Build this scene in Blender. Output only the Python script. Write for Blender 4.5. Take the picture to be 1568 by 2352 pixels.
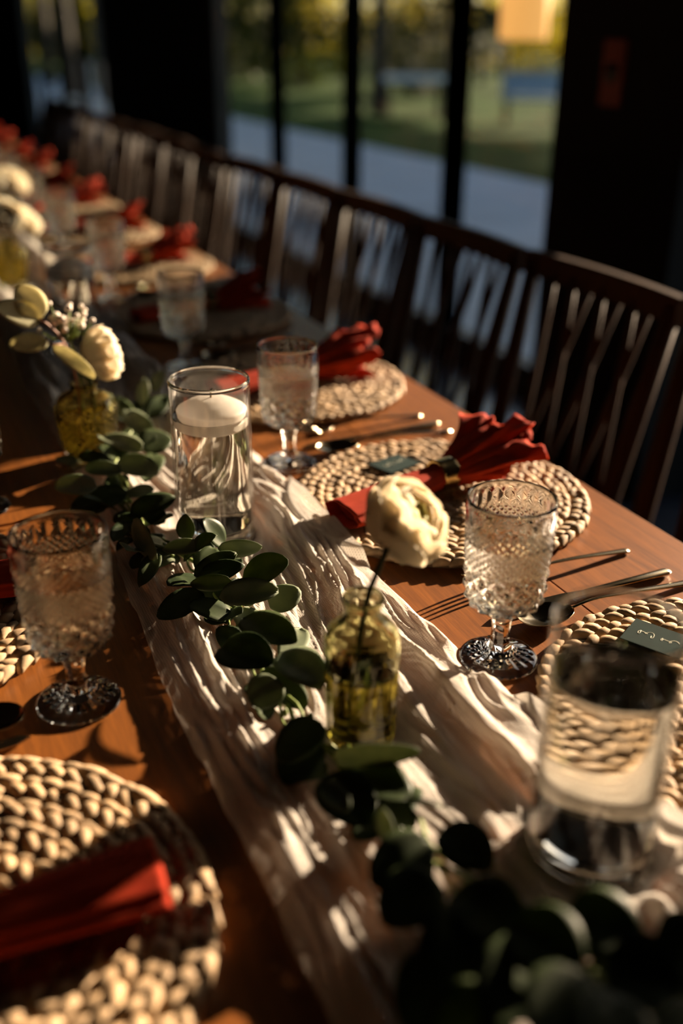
import bpy, bmesh, math, random
import numpy as np
from mathutils import Vector, Matrix, noise as mn

# ------------------------------------------------------------------ camera
scene = bpy.context.scene
for o in list(bpy.data.objects):
    bpy.data.objects.remove(o)
COL = scene.collection
F_PX, CX, CY = 2287.0, 784.0, 1176.0
PITCH, ROLL, YAW = math.radians(25.6), math.radians(0.48), math.radians(25.03)
CAM = Vector((0, 0, 1.27))
FW = Vector((math.sin(YAW) * math.cos(PITCH), math.cos(YAW) * math.cos(PITCH), -math.sin(PITCH)))
RT = Vector((math.cos(YAW), -math.sin(YAW), 0))
UP = RT.cross(FW)
R2 = RT * math.cos(ROLL) + UP * math.sin(ROLL)
U2 = UP * math.cos(ROLL) - RT * math.sin(ROLL)
cam_d = bpy.data.cameras.new('camera')
cam = bpy.data.objects.new('camera', cam_d)
COL.objects.link(cam)
cam.matrix_world = Matrix(((R2.x, U2.x, -FW.x, CAM.x), (R2.y, U2.y, -FW.y, CAM.y),
                           (R2.z, U2.z, -FW.z, CAM.z), (0, 0, 0, 1)))
cam_d.sensor_fit = 'VERTICAL'
cam_d.sensor_height = 36.0
cam_d.lens = F_PX / 2352 * 36
cam_d.clip_start = 0.02
cam_d.clip_end = 300
cam_d.dof.use_dof = True
cam_d.dof.focus_distance = 0.98
cam_d.dof.aperture_fstop = 1.8
scene.camera = cam


def ray(px, py):
    return FW + R2 * ((px - CX) / F_PX) - U2 * ((py - CY) / F_PX)


def un(px, py, z=0.75):
    """point at height z that the photo shows at this pixel"""
    d = ray(px, py)
    return CAM + d * ((z - CAM.z) / d.z)


def at_y(px, py, y):
    d = ray(px, py)
    return CAM + d * (y / d.y)


def at_x(px, py, x):
    d = ray(px, py)
    return CAM + d * (x / d.x)


# ------------------------------------------------------------------ light
CAUSTICS = True
SUN_TO = Vector((1.0, 0.33, 0.265)).normalized()
world = bpy.data.worlds.new('world')
scene.world = world
world.use_nodes = True
wn = world.node_tree
bg = wn.nodes['Background']
sky = wn.nodes.new('ShaderNodeTexSky')
sky.sky_type = 'NISHITA'
sky.sun_disc = False
sky.sun_elevation = math.radians(16)
sky.sun_rotation = math.atan2(SUN_TO.x, SUN_TO.y)
wn.links.new(sky.outputs[0], bg.inputs[0])
bg.inputs[1].default_value = 0.20
sun_d = bpy.data.lights.new('sun', 'SUN')
sun_d.energy = 25.0
sun_d.color = (1.0, 0.77, 0.54)
sun_d.angle = math.radians(0.8)
sun = bpy.data.objects.new('sun', sun_d)
COL.objects.link(sun)
sun.rotation_euler = (-SUN_TO).to_track_quat('-Z', 'Y').to_euler()
sun.location = (20, 8, 10)
sun_d.cycles.is_caustics_light = CAUSTICS
vs = scene.view_settings
vs.view_transform = 'Standard'
vs.look = 'None'
vs.gamma = 1.0
vs.use_curve_mapping = False
vs.exposure = 0.0
scene.cycles.use_denoising = True
scene.cycles.use_adaptive_sampling = True
scene.cycles.adaptive_threshold = 0.06
scene.cycles.adaptive_min_samples = 16
scene.cycles.diffuse_bounces = 3
scene.cycles.sample_clamp_indirect = 25.0
scene.cycles.max_bounces = 12
scene.cycles.transmission_bounces = 12
scene.cycles.transparent_max_bounces = 12
scene.cycles.blur_glossy = 0.3

rnd = random.Random(7)


# ------------------------------------------------------------------ materials
def mat(name):
    m = bpy.data.materials.new(name)
    m.use_nodes = True
    return m, m.node_tree.nodes, m.node_tree.links, m.node_tree.nodes['Principled BSDF']


def plain(name, col, rough=0.5, metal=0.0, var=0.0, scale=30, bump=0.0, spec=0.5, stretch=(1, 1, 1), coat=0.0, obj=True):
    m, n, l, p = mat(name)
    p.inputs['Base Color'].default_value = (*col, 1)
    p.inputs['Roughness'].default_value = rough
    p.inputs['Metallic'].default_value = metal
    p.inputs['Specular IOR Level'].default_value = spec
    p.inputs['Coat Weight'].default_value = coat
    if var or bump:
        tc = n.new('ShaderNodeTexCoord')
        mp = n.new('ShaderNodeMapping')
        mp.inputs['Scale'].default_value = stretch
        nz = n.new('ShaderNodeTexNoise')
        nz.inputs['Scale'].default_value = scale
        nz.inputs['Detail'].default_value = 5
        l.new(tc.outputs['Object'], mp.inputs[0])
        l.new(mp.outputs[0], nz.inputs['Vector'])
        if var:
            r = n.new('ShaderNodeValToRGB')
            r.color_ramp.elements[0].position = 0.3
            r.color_ramp.elements[1].position = 0.7
            r.color_ramp.elements[0].color = (*[c * (1 - var) for c in col], 1)
            r.color_ramp.elements[1].color = (*[min(1, c * (1 + var)) for c in col], 1)
            l.new(nz.outputs['Fac'], r.inputs[0])
            l.new(r.outputs[0], p.inputs['Base Color'])
        if bump:
            b = n.new('ShaderNodeBump')
            b.inputs['Strength'].default_value = bump
            b.inputs['Distance'].default_value = 0.002
            l.new(nz.outputs['Fac'], b.inputs['Height'])
            l.new(b.outputs[0], p.inputs['Normal'])
    return m


def wood(name, c0, c1, rough, stretch, scale=1.0, coat=0.0, bump=0.15, spec=0.5):
    m, n, l, p = mat(name)
    g = n.new('ShaderNodeNewGeometry')
    mp = n.new('ShaderNodeMapping')
    mp.inputs['Scale'].default_value = stretch
    nz = n.new('ShaderNodeTexNoise')
    nz.inputs['Scale'].default_value = 9 * scale
    nz.inputs['Detail'].default_value = 8
    nz.inputs['Roughness'].default_value = 0.65
    nz.inputs['Distortion'].default_value = 0.6
    n2 = n.new('ShaderNodeTexNoise')
    n2.inputs['Scale'].default_value = 60 * scale
    n2.inputs['Detail'].default_value = 3
    l.new(g.outputs['Position'], mp.inputs[0])
    l.new(mp.outputs[0], nz.inputs['Vector'])
    l.new(mp.outputs[0], n2.inputs['Vector'])
    mx = n.new('ShaderNodeMath')
    mx.operation = 'MULTIPLY_ADD'
    mx.inputs[1].default_value = 0.35
    l.new(n2.outputs['Fac'], mx.inputs[0])
    l.new(nz.outputs['Fac'], mx.inputs[2])
    r = n.new('ShaderNodeValToRGB')
    r.color_ramp.elements[0].position = 0.45
    r.color_ramp.elements[1].position = 0.9
    r.color_ramp.elements[0].color = (*c0, 1)
    r.color_ramp.elements[1].color = (*c1, 1)
    l.new(mx.outputs[0], r.inputs[0])
    l.new(r.outputs[0], p.inputs['Base Color'])
    p.inputs['Roughness'].default_value = rough
    p.inputs['Coat Weight'].default_value = coat
    p.inputs['Coat Roughness'].default_value = 0.25
    p.inputs['Specular IOR Level'].default_value = spec
    b = n.new('ShaderNodeBump')
    b.inputs['Strength'].default_value = bump
    b.inputs['Distance'].default_value = 0.0008
    l.new(mx.outputs[0], b.inputs['Height'])
    l.new(b.outputs[0], p.inputs['Normal'])
    return m


def glass(name, col, ior, thru=0.0, rough=0.0):
    """refracting glass, partly letting light straight on"""
    m, n, l, p = mat(name)
    n.remove(p)
    g = n.new('ShaderNodeBsdfGlass')
    g.inputs['Color'].default_value = (*col, 1)
    g.inputs['IOR'].default_value = ior
    g.inputs['Roughness'].default_value = rough
    out = n['Material Output']
    if thru:
        t = n.new('ShaderNodeBsdfTransparent')
        t.inputs[0].default_value = (*col, 1)
        mx = n.new('ShaderNodeMixShader')
        mx.inputs[0].default_value = thru
        l.new(g.outputs[0], mx.inputs[1])
        l.new(t.outputs[0], mx.inputs[2])
        l.new(mx.outputs[0], out.inputs[0])
    else:
        l.new(g.outputs[0], out.inputs[0])
    return m


def pane_mat():
    m, n, l, p = mat('window_glass')
    n.remove(p)
    t = n.new('ShaderNodeBsdfTransparent')
    t.inputs[0].default_value = (0.93, 0.95, 0.94, 1)
    g = n.new('ShaderNodeBsdfGlossy')
    g.inputs['Roughness'].default_value = 0.02
    mx = n.new('ShaderNodeMixShader')
    mx.inputs[0].default_value = 0.06
    l.new(t.outputs[0], mx.inputs[1])
    l.new(g.outputs[0], mx.inputs[2])
    l.new(mx.outputs[0], n['Material Output'].inputs[0])
    return m


def thin_glass(name, col):
    """a thin clear wall: light goes straight on, the surface mirrors by angle"""
    m, n, l, p = mat(name)
    n.remove(p)
    t = n.new('ShaderNodeBsdfTransparent')
    t.inputs[0].default_value = (*col, 1)
    g = n.new('ShaderNodeBsdfGlossy')
    g.inputs['Roughness'].default_value = 0.0
    f = n.new('ShaderNodeLayerWeight')
    pw = n.new('ShaderNodeMath')
    pw.operation = 'POWER'
    pw.inputs[1].default_value = 5.0
    l.new(f.outputs['Facing'], pw.inputs[0])
    ma = n.new('ShaderNodeMath')
    ma.operation = 'MULTIPLY_ADD'
    ma.inputs[1].default_value = 0.96
    ma.inputs[2].default_value = 0.04
    l.new(pw.outputs[0], ma.inputs[0])
    mx = n.new('ShaderNodeMixShader')
    l.new(ma.outputs[0], mx.inputs[0])
    l.new(t.outputs[0], mx.inputs[1])
    l.new(g.outputs[0], mx.inputs[2])
    l.new(mx.outputs[0], n['Material Output'].inputs[0])
    return m


def leaf_mat(name, c0, c1, trans, rough=0.45, vein=True):
    m, n, l, p = mat(name)
    tc = n.new('ShaderNodeTexCoord')
    oi = n.new('ShaderNodeObjectInfo')
    nz = n.new('ShaderNodeTexNoise')
    nz.inputs['Scale'].default_value = 60
    nz.inputs['Detail'].default_value = 4
    l.new(tc.outputs['Object'], nz.inputs['Vector'])
    ad = n.new('ShaderNodeMath')
    ad.operation = 'MULTIPLY_ADD'
    ad.inputs[1].default_value = 0.45
    l.new(oi.outputs['Random'], ad.inputs[0])
    l.new(nz.outputs['Fac'], ad.inputs[2])
    r = n.new('ShaderNodeValToRGB')
    r.color_ramp.elements[0].position = 0.4
    r.color_ramp.elements[1].position = 0.95
    r.color_ramp.elements[0].color = (*c0, 1)
    r.color_ramp.elements[1].color = (*c1, 1)
    l.new(ad.outputs[0], r.inputs[0])
    p.inputs['Roughness'].default_value = rough
    p.inputs['Specular IOR Level'].default_value = 0.25
    l.new(r.outputs[0], p.inputs['Base Color'])
    b = n.new('ShaderNodeBump')
    b.inputs['Strength'].default_value = 0.25
    b.inputs['Distance'].default_value = 0.001
    l.new(nz.outputs['Fac'], b.inputs['Height'])
    l.new(b.outputs[0], p.inputs['Normal'])
    t = n.new('ShaderNodeBsdfTranslucent')
    hs = n.new('ShaderNodeHueSaturation')
    hs.inputs['Saturation'].default_value = 1.35
    hs.inputs['Value'].default_value = 1.6
    hs.inputs['Hue'].default_value = 0.47
    l.new(r.outputs[0], hs.inputs['Color'])
    l.new(hs.outputs[0], t.inputs[0])
    mx = n.new('ShaderNodeMixShader')
    mx.inputs[0].default_value = trans
    l.new(p.outputs[0], mx.inputs[1])
    l.new(t.outputs[0], mx.inputs[2])
    l.new(mx.outputs[0], n['Material Output'].inputs[0])
    return m


def cloth_mat(name, c0, c1, trans=0.15, scale=1400, var_scale=40, sheen=0.2):
    m, n, l, p = mat(name)
    tc = n.new('ShaderNodeTexCoord')
    nz = n.new('ShaderNodeTexNoise')
    nz.inputs['Scale'].default_value = var_scale
    nz.inputs['Detail'].default_value = 4
    l.new(tc.outputs['Object'], nz.inputs['Vector'])
    r = n.new('ShaderNodeValToRGB')
    r.color_ramp.elements[0].color = (*c0, 1)
    r.color_ramp.elements[1].color = (*c1, 1)
    l.new(nz.outputs['Fac'], r.inputs[0])
    l.new(r.outputs[0], p.inputs['Base Color'])
    p.inputs['Roughness'].default_value = 0.85
    p.inputs['Sheen Weight'].default_value = sheen
    p.inputs['Specular IOR Level'].default_value = 0.15
    w = n.new('ShaderNodeTexNoise')
    w.inputs['Scale'].default_value = scale
    w.inputs['Detail'].default_value = 2
    l.new(tc.outputs['Object'], w.inputs['Vector'])
    b = n.new('ShaderNodeBump')
    b.inputs['Strength'].default_value = 0.3
    b.inputs['Distance'].default_value = 0.0006
    l.new(w.outputs['Fac'], b.inputs['Height'])
    l.new(b.outputs[0], p.inputs['Normal'])
    t = n.new('ShaderNodeBsdfTranslucent')
    l.new(r.outputs[0], t.inputs[0])
    mx = n.new('ShaderNodeMixShader')
    mx.inputs[0].default_value = trans
    l.new(p.outputs[0], mx.inputs[1])
    l.new(t.outputs[0], mx.inputs[2])
    l.new(mx.outputs[0], n['Material Output'].inputs[0])
    return m


def gauze_mat():
    m, n, l, p = mat('gauze')
    tc = n.new('ShaderNodeTexCoord')
    at = n.new('ShaderNodeAttribute')
    at.attribute_name = 'layering'
    # woven threads, about a millimetre apart
    prods = []
    for axis, sc in (('X', 150), ('Y', 120)):
        w = n.new('ShaderNodeTexWave')
        w.wave_type = 'BANDS'
        w.bands_direction = axis
        w.inputs['Scale'].default_value = sc
        w.inputs['Distortion'].default_value = 2.5
        w.inputs['Detail'].default_value = 2
        w.inputs['Detail Scale'].default_value = 0.6
        l.new(tc.outputs['Object'], w.inputs['Vector'])
        prods.append(w)
    mxm = n.new('ShaderNodeMath')
    mxm.operation = 'MAXIMUM'
    l.new(prods[0].outputs['Fac'], mxm.inputs[0])
    l.new(prods[1].outputs['Fac'], mxm.inputs[1])
    # alpha = density + (weave-0.6)*0.5
    a1 = n.new('ShaderNodeMath')
    a1.operation = 'MULTIPLY_ADD'
    a1.inputs[1].default_value = 0.40
    l.new(mxm.outputs[0], a1.inputs[0])
    a2 = n.new('ShaderNodeMath')
    a2.operation = 'SUBTRACT'
    a2.inputs[1].default_value = 0.27
    l.new(at.outputs['Fac'], a2.inputs[0])
    l.new(a2.outputs[0], a1.inputs[2])
    cl = n.new('ShaderNodeClamp')
    l.new(a1.outputs[0], cl.inputs[0])
    p.inputs['Base Color'].default_value = (0.76, 0.70, 0.62, 1)
    p.inputs['Roughness'].default_value = 0.9
    p.inputs['Specular IOR Level'].default_value = 0.1
    p.inputs['Sheen Weight'].default_value = 0.25
    b = n.new('ShaderNodeBump')
    b.inputs['Strength'].default_value = 0.5
    b.inputs['Distance'].default_value = 0.0006
    l.new(mxm.outputs[0], b.inputs['Height'])
    mp = n.new('ShaderNodeMapping')
    mp.inputs['Scale'].default_value = (1, 0.10, 1)
    mp.inputs['Rotation'].default_value = (0, 0, 0.05)
    cr = n.new('ShaderNodeTexNoise')
    cr.inputs['Scale'].default_value = 210
    cr.inputs['Detail'].default_value = 5
    cr.inputs['Roughness'].default_value = 0.65
    cr.inputs['Distortion'].default_value = 1.2
    l.new(tc.outputs['Object'], mp.inputs[0])
    l.new(mp.outputs[0], cr.inputs['Vector'])
    b2 = n.new('ShaderNodeBump')
    b2.inputs['Strength'].default_value = 0.9
    b2.inputs['Distance'].default_value = 0.004
    l.new(cr.outputs['Fac'], b2.inputs['Height'])
    l.new(b.outputs[0], b2.inputs['Normal'])
    l.new(b2.outputs[0], p.inputs['Normal'])
    t = n.new('ShaderNodeBsdfTranslucent')
    t.inputs[0].default_value = (0.74, 0.66, 0.56, 1)
    m1 = n.new('ShaderNodeMixShader')
    m1.inputs[0].default_value = 0.35
    l.new(p.outputs[0], m1.inputs[1])
    l.new(t.outputs[0], m1.inputs[2])
    tr = n.new('ShaderNodeBsdfTransparent')
    m2 = n.new('ShaderNodeMixShader')
    l.new(cl.outputs[0], m2.inputs[0])
    l.new(tr.outputs[0], m2.inputs[1])
    l.new(m1.outputs[0], m2.inputs[2])
    l.new(m2.outputs[0], n['Material Output'].inputs[0])
    return m


def wax_mat():
    m, n, l, p = mat('candle_wax')
    p.inputs['Base Color'].default_value = (0.90, 0.87, 0.83, 1)
    p.inputs['Roughness'].default_value = 0.5
    t = n.new('ShaderNodeBsdfTranslucent')
    t.inputs[0].default_value = (0.92, 0.86, 0.80, 1)
    mx = n.new('ShaderNodeMixShader')
    mx.inputs[0].default_value = 0.55
    l.new(p.outputs[0], mx.inputs[1])
    l.new(t.outputs[0], mx.inputs[2])
    l.new(mx.outputs[0], n['Material Output'].inputs[0])
    return m


M = {
    'table': wood('table_wood', (0.110, 0.035, 0.007), (0.27, 0.087, 0.013), 0.42, (9, 0.55, 9), 1.2, coat=0.08, spec=0.35),
    'chair': wood('chair_wood', (0.020, 0.009, 0.004), (0.060, 0.025, 0.009), 0.6, (6, 6, 1), 1.0, spec=0.15),
    'frame': plain('dark_frame', (0.012, 0.012, 0.013), 0.5),
    'wall': plain('dark_wall', (0.008, 0.008, 0.008), 0.85, var=0.2, scale=6, spec=0.2),
    'ceiling': plain('dark_ceiling', (0.05, 0.045, 0.04), 0.9),
    'floor': plain('polished_floor', (0.05, 0.055, 0.065), 0.22, var=0.2, scale=3, spec=0.6),
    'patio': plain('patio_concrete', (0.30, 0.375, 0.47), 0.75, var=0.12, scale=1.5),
    'lawn': plain('lawn', (0.026, 0.055, 0.006), 0.95, var=0.5, scale=0.8, bump=0.4, spec=0.05),
    'gauze': gauze_mat(),
    'glass': glass('clear_glass', (0.98, 0.975, 0.96), 1.5),
    'thin': thin_glass('thin_clear_glass', (0.975, 0.97, 0.955)),
    'cut': glass('cut_glass', (0.985, 0.98, 0.965), 1.5),
    'bottle': glass('green_tinted_glass', (0.94, 0.93, 0.76), 1.5),
    'bottle2': glass('yellow_tinted_glass', (0.97, 0.92, 0.66), 1.5),
    'water': glass('water', (0.985, 0.985, 0.97), 1.333),
    'water_g': glass('vase_water', (0.88, 0.83, 0.48), 1.333),
    'pane': pane_mat(),
    'wax': wax_mat(),
    'wick': plain('wick', (0.30, 0.20, 0.10), 0.9),
    'straw': plain('water_hyacinth', (0.38, 0.25, 0.13), 0.75, var=0.45, scale=45, bump=0.5, stretch=(1, 1, 1)),
    'straw_under': plain('hyacinth_backing', (0.12, 0.07, 0.035), 0.9),
    'gold': plain('brushed_gold', (0.56, 0.40, 0.17), 0.22, 1.0, var=0.1, scale=40),
    'bronze': plain('dark_gold_cutlery', (0.36, 0.29, 0.18), 0.2, 1.0),
    'red': cloth_mat('red_linen', (0.30, 0.016, 0.004), (0.47, 0.045, 0.008), 0.20, sheen=0.0),
    'card': plain('green_card', (0.005, 0.020, 0.018), 0.9, var=0.2, scale=80, spec=0.1),
    'ink': plain('pale_ink', (0.55, 0.55, 0.42), 0.6),
    'leaf_dark': leaf_mat('eucalyptus_leaf', (0.022, 0.038, 0.014), (0.062, 0.085, 0.032), 0.30, 0.5),  # dark green, with shade on the near leaves put into the colour
    'leaf_grey': leaf_mat('eucalyptus_leaf_lit', (0.10, 0.13, 0.075), (0.19, 0.22, 0.135), 0.25, 0.6),  # grey green, lightened to the tone of sunlit leaves
    'leaf_pale': leaf_mat('eucalyptus_leaf_pale', (0.42, 0.42, 0.28), (0.55, 0.54, 0.37), 0.5, 0.7),
    'stem': plain('green_stem', (0.15, 0.20, 0.035), 0.5, var=0.4, scale=60),
    'stem_dark': plain('flower_stem', (0.035, 0.055, 0.012), 0.5),
    'stem_red': plain('reddish_stem', (0.26, 0.10, 0.045), 0.6),
    'petal': leaf_mat('cream_petal', (0.64, 0.61, 0.50), (0.72, 0.70, 0.60), 0.5, 0.8),
    'petal_in': leaf_mat('greenish_petal', (0.56, 0.56, 0.30), (0.70, 0.70, 0.42), 0.35, 0.7),
    'bloom': plain('tiny_bloom', (0.80, 0.70, 0.60), 0.8),
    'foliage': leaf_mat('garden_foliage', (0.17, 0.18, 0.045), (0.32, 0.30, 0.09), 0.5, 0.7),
    'foliage_dark': leaf_mat('painted_shade_foliage', (0.015, 0.025, 0.008), (0.05, 0.06, 0.015), 0.3, 0.7),  # shade over the nearer bushes is put into this leaf colour
    'bark': plain('bark', (0.035, 0.026, 0.018), 0.9, var=0.4, scale=8),
    'white_paint': plain('white_paint', (0.62, 0.64, 0.66), 0.5),
    'sign_red': plain('sign_red', (0.20, 0.028, 0.015), 0.5),
    'black': plain('black_plastic', (0.01, 0.01, 0.01), 0.4),
}
lm, ln, ll, lp = mat('amber_lamp_glass')
lp.inputs['Base Color'].default_value = (0.7, 0.35, 0.10, 1)
lp.inputs['Emission Color'].default_value = (1.0, 0.46, 0.12, 1)
lp.inputs['Emission Strength'].default_value = 0.95
M['amber'] = lm


# ------------------------------------------------------------------ helpers
def obj(name, me, m=None, parent=None, loc=None):
    o = bpy.data.objects.new(name, me)
    COL.objects.link(o)
    if m is not None and len(me.materials) == 0:
        me.materials.append(M[m] if isinstance(m, str) else m)
    if parent is not None:
        o.parent = parent
    if loc is not None:
        o.location = loc
    return o


def mesh(name, vs_, fs, smooth=True):
    me = bpy.data.meshes.new(name)
    me.from_pydata([tuple(v) for v in vs_], [], fs)
    me.update()
    if smooth:
        me.polygons.foreach_set('use_smooth', [True] * len(me.polygons))
    return me


def tag(o, label=None, cat=None, group=None, kind=None):
    if label:
        o['label'] = label
    if cat:
        o['category'] = cat
    if group:
        o['group'] = group
    if kind:
        o['kind'] = kind
    return o


def thing(name, label, cat, loc=(0, 0, 0), rz=0.0, group=None):
    o = bpy.data.objects.new(name, None)
    o.empty_display_size = 0.02
    COL.objects.link(o)
    o.location = loc
    o.rotation_euler = (0, 0, rz)
    return tag(o, label, cat, group)


def dup(root, loc, rz=None, label=None, group=None, scale=None):
    def cp(o, par):
        c = o.copy()
        COL.objects.link(c)
        c.parent = par
        for ch in o.children:
            cp(ch, c)
        return c
    r = root.copy()
    COL.objects.link(r)
    r.location = loc
    if rz is not None:
        r.rotation_euler = (0, 0, rz)
    if scale is not None:
        r.scale = (scale, scale, scale) if not hasattr(scale, '__len__') else scale
    if label:
        r['label'] = label
    if group:
        r['group'] = group
    for ch in list(root.children):
        cp(ch, r)
    return r


def box_me(x0, x1, y0, y1, z0, z1, bevel=0.0, seg=2):
    bm = bmesh.new()
    bmesh.ops.create_cube(bm, size=1.0)
    bmesh.ops.scale(bm, vec=(x1 - x0, y1 - y0, z1 - z0), verts=bm.verts)
    bmesh.ops.translate(bm, vec=((x0 + x1) / 2, (y0 + y1) / 2, (z0 + z1) / 2), verts=bm.verts)
    if bevel:
        bmesh.ops.bevel(bm, geom=list(bm.edges), offset=bevel, segments=seg, profile=0.5, affect='EDGES')
    me = bpy.data.meshes.new('box')
    bm.to_mesh(me)
    bm.free()
    return me


def prism_me(pts, z0, z1, bevel=0.0):
    """extrude a ground outline"""
    bm = bmesh.new()
    f = bm.faces.new([bm.verts.new((x, y, z0)) for x, y in pts])
    r = bmesh.ops.extrude_face_region(bm, geom=[f])
    vv = [e for e in r['geom'] if isinstance(e, bmesh.types.BMVert)]
    bmesh.ops.translate(bm, vec=(0, 0, z1 - z0), verts=vv)
    bmesh.ops.recalc_face_normals(bm, faces=bm.faces)
    if bevel:
        es = [e for e in bm.edges if all(abs(v.co.z - z1) < 1e-6 for v in e.verts)]
        bmesh.ops.bevel(bm, geom=es, offset=bevel, segments=3, profile=0.5, affect='EDGES')
    me = bpy.data.meshes.new('prism')
    bm.to_mesh(me)
    bm.free()
    return me


def lathe_me(prof, n=48, mod=None, name='lathe', smooth=True):
    """revolve (r, z) points; r = 0 closes an end; mod(theta, r, z, i) -> (r, z)"""
    vs_, fs, rows = [], [], []
    for i, (r, z) in enumerate(prof):
        if r < 1e-6:
            rows.append([len(vs_)])
            vs_.append((0, 0, z))
        else:
            row = []
            for k in range(n):
                t = 2 * math.pi * k / n
                rr, zz = mod(t, r, z, i) if mod else (r, z)
                row.append(len(vs_))
                vs_.append((rr * math.cos(t), rr * math.sin(t), zz))
            rows.append(row)
    for a, b in zip(rows, rows[1:]):
        if len(a) == 1 and len(b) == 1:
            continue
        for k in range(n):
            k2 = (k + 1) % n
            if len(a) == 1:
                fs.append((a[0], b[k2], b[k]))
            elif len(b) == 1:
                fs.append((a[k], a[k2], b[0]))
            else:
                fs.append((a[k], a[k2], b[k2], b[k]))
    return mesh(name, vs_, fs, smooth)


def dense(prof, step):
    out = []
    for (r0, z0), (r1, z1) in zip(prof, prof[1:]):
        d = math.hypot(r1 - r0, z1 - z0)
        k = max(1, int(round(d / step)))
        for i in range(k):
            t = i / k
            out.append((r0 + (r1 - r0) * t, z0 + (z1 - z0) * t))
    out.append(prof[-1])
    return out


def tube_geo(pts, rad, n=8, flat=1.0, vs_=None, fs=None, cap=True):
    """a swept tube; rad is a number or one per point; flat squashes it in height"""
    vs_ = [] if vs_ is None else vs_
    fs = [] if fs is None else fs
    pts = [Vector(p) for p in pts]
    if not hasattr(rad, '__len__'):
        rad = [rad] * len(pts)
    base = len(vs_)
    prev = None
    for i, p in enumerate(pts):
        d = (pts[min(i + 1, len(pts) - 1)] - pts[max(i - 1, 0)]).normalized()
        ref = Vector((0, 0, 1)) if abs(d.z) < 0.95 else Vector((1, 0, 0))
        if prev is None:
            s = d.cross(ref).normalized()
        else:
            s = (prev - d * prev.dot(d)).normalized()
        prev = s
        u = s.cross(d).normalized()
        for k in range(n):
            a = 2 * math.pi * k / n
            vs_.append(p + s * (rad[i] * math.cos(a)) + u * (rad[i] * flat * math.sin(a)))
    for i in range(len(pts) - 1):
        for k in range(n):
            k2 = (k + 1) % n
            fs.append((base + i * n + k, base + i * n + k2, base + (i + 1) * n + k2, base + (i + 1) * n + k))
    if cap:
        fs.append(tuple(base + k for k in reversed(range(n))))
        fs.append(tuple(base + (len(pts) - 1) * n + k for k in range(n)))
    return vs_, fs


def tube_me(pts, rad, n=8, flat=1.0, name='tube'):
    v, f = tube_geo(pts, rad, n, flat)
    return mesh(name, v, f)


def smooth_path(pts, k=6):
    """Catmull-Rom through the points"""
    pts = [Vector(p) for p in pts]
    out = []
    for i in range(len(pts) - 1):
        p0, p1, p2, p3 = pts[max(i - 1, 0)], pts[i], pts[i + 1], pts[min(i + 2, len(pts) - 1)]
        for j in range(k):
            t = j / k
            out.append(0.5 * ((2 * p1) + (p2 - p0) * t + (2 * p0 - 5 * p1 + 4 * p2 - p3) * t * t
                              + (3 * p1 - p0 - 3 * p2 + p3) * t ** 3))
    out.append(pts[-1])
    return out


# ------------------------------------------------------------------ the room
WX = 2.24                     # inner plane of the glazed wall
floor = tag(obj('floor', box_me(-4.5, WX + 0.1, -4, 18, -0.1, 0.0), 'floor'), kind='structure')
tag(obj('ceiling', box_me(-4.6, 2.9, -4.1, 18.1, 2.75, 2.95), 'ceiling'), kind='structure')
tag(obj('wall_left', box_me(-4.7, -4.5, -4.1, 18.1, -0.1, 2.95), 'wall'), kind='structure')
tag(obj('wall_back', box_me(-4.7, WX + 0.1, -4.2, -4.0, -0.1, 2.95), 'wall'), kind='structure')
tag(obj('wall_front', box_me(-4.7, WX + 0.1, 18.0, 18.2, -0.1, 2.95), 'wall'), kind='structure')
# solid stretches of the glazed side
for nm, y0, y1, x0 in (('wall_right', -4.0, 0.86, WX), ('wall_right_column', 2.10, 2.676, 1.95),
                       ('wall_right_middle', 6.86, 10.0, WX), ('wall_right_end', 14.7, 18.0, WX)):
    tag(obj(nm, box_me(x0, WX + 0.12, y0, y1, -0.1, 2.75, 0.004), 'wall'), kind='structure')


def window(idx, y0, y1, x=WX, open_=False):
    """one glazed bay: posts at both sides, rails top and bottom, one pane"""
    w, d = 0.04, 0.07
    bm = bmesh.new()
    for a in ((y0 - w, y0 + w, 0.0, 2.75), (y1 - w, y1 + w, 0.0, 2.75), (y0 + w, y1 - w, 0.0, 0.02 if open_ else 0.11), (y0 + w, y1 - w, 2.62, 2.75)):
        me = box_me(x, x + d, a[0], a[1], a[2], a[3])
        bm.from_mesh(me)
        bpy.data.meshes.remove(me)
    me = bpy.data.meshes.new('window_frame')
    bm.to_mesh(me)
    bm.free()
    o = tag(obj(('unglazed_bay_%d' if open_ else 'window_%d') % idx, me, 'frame'), kind='structure')
    if open_:
        return o
    obj('pane', box_me(x + 0.030, x + 0.036, y0 + w, y1 - w, 0.11, 2.62), 'pane', o)
    return o


# unseen bay left without a pane so sunlight reaches the table glasses unblocked
window(1, 0.90, 2.06, open_=True)
wi = 0
ys = [2.716, 3.79, 4.79, 5.79, 6.82]
for a, b in zip(ys, ys[1:]):
    wi += 1
    window(wi, a, b)
ys = [10.04, 11.2, 12.35, 13.5, 14.66]
for a, b in zip(ys, ys[1:]):
    wi += 1
    window(wi, a, b)

# small red sign plate on the column
sp = at_x(1412, 168, 1.95)
t = thing('call_point', 'small dull red plate with dark round centre on the black column', 'sign', (1.945, sp.y, sp.z))
pl = obj('plate', box_me(-0.008, 0.006, -0.045, 0.045, -0.085, 0.085, 0.004), 'sign_red', t)
ci = lathe_me([(0, 0.004), (0.026, 0.004), (0.028, 0.002), (0.028, -0.001)], 24, name='dial')
o = obj('dial', ci, 'black', pl, (-0.008, 0, 0))
o.rotation_euler = (0, -math.pi / 2, 0)

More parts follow.
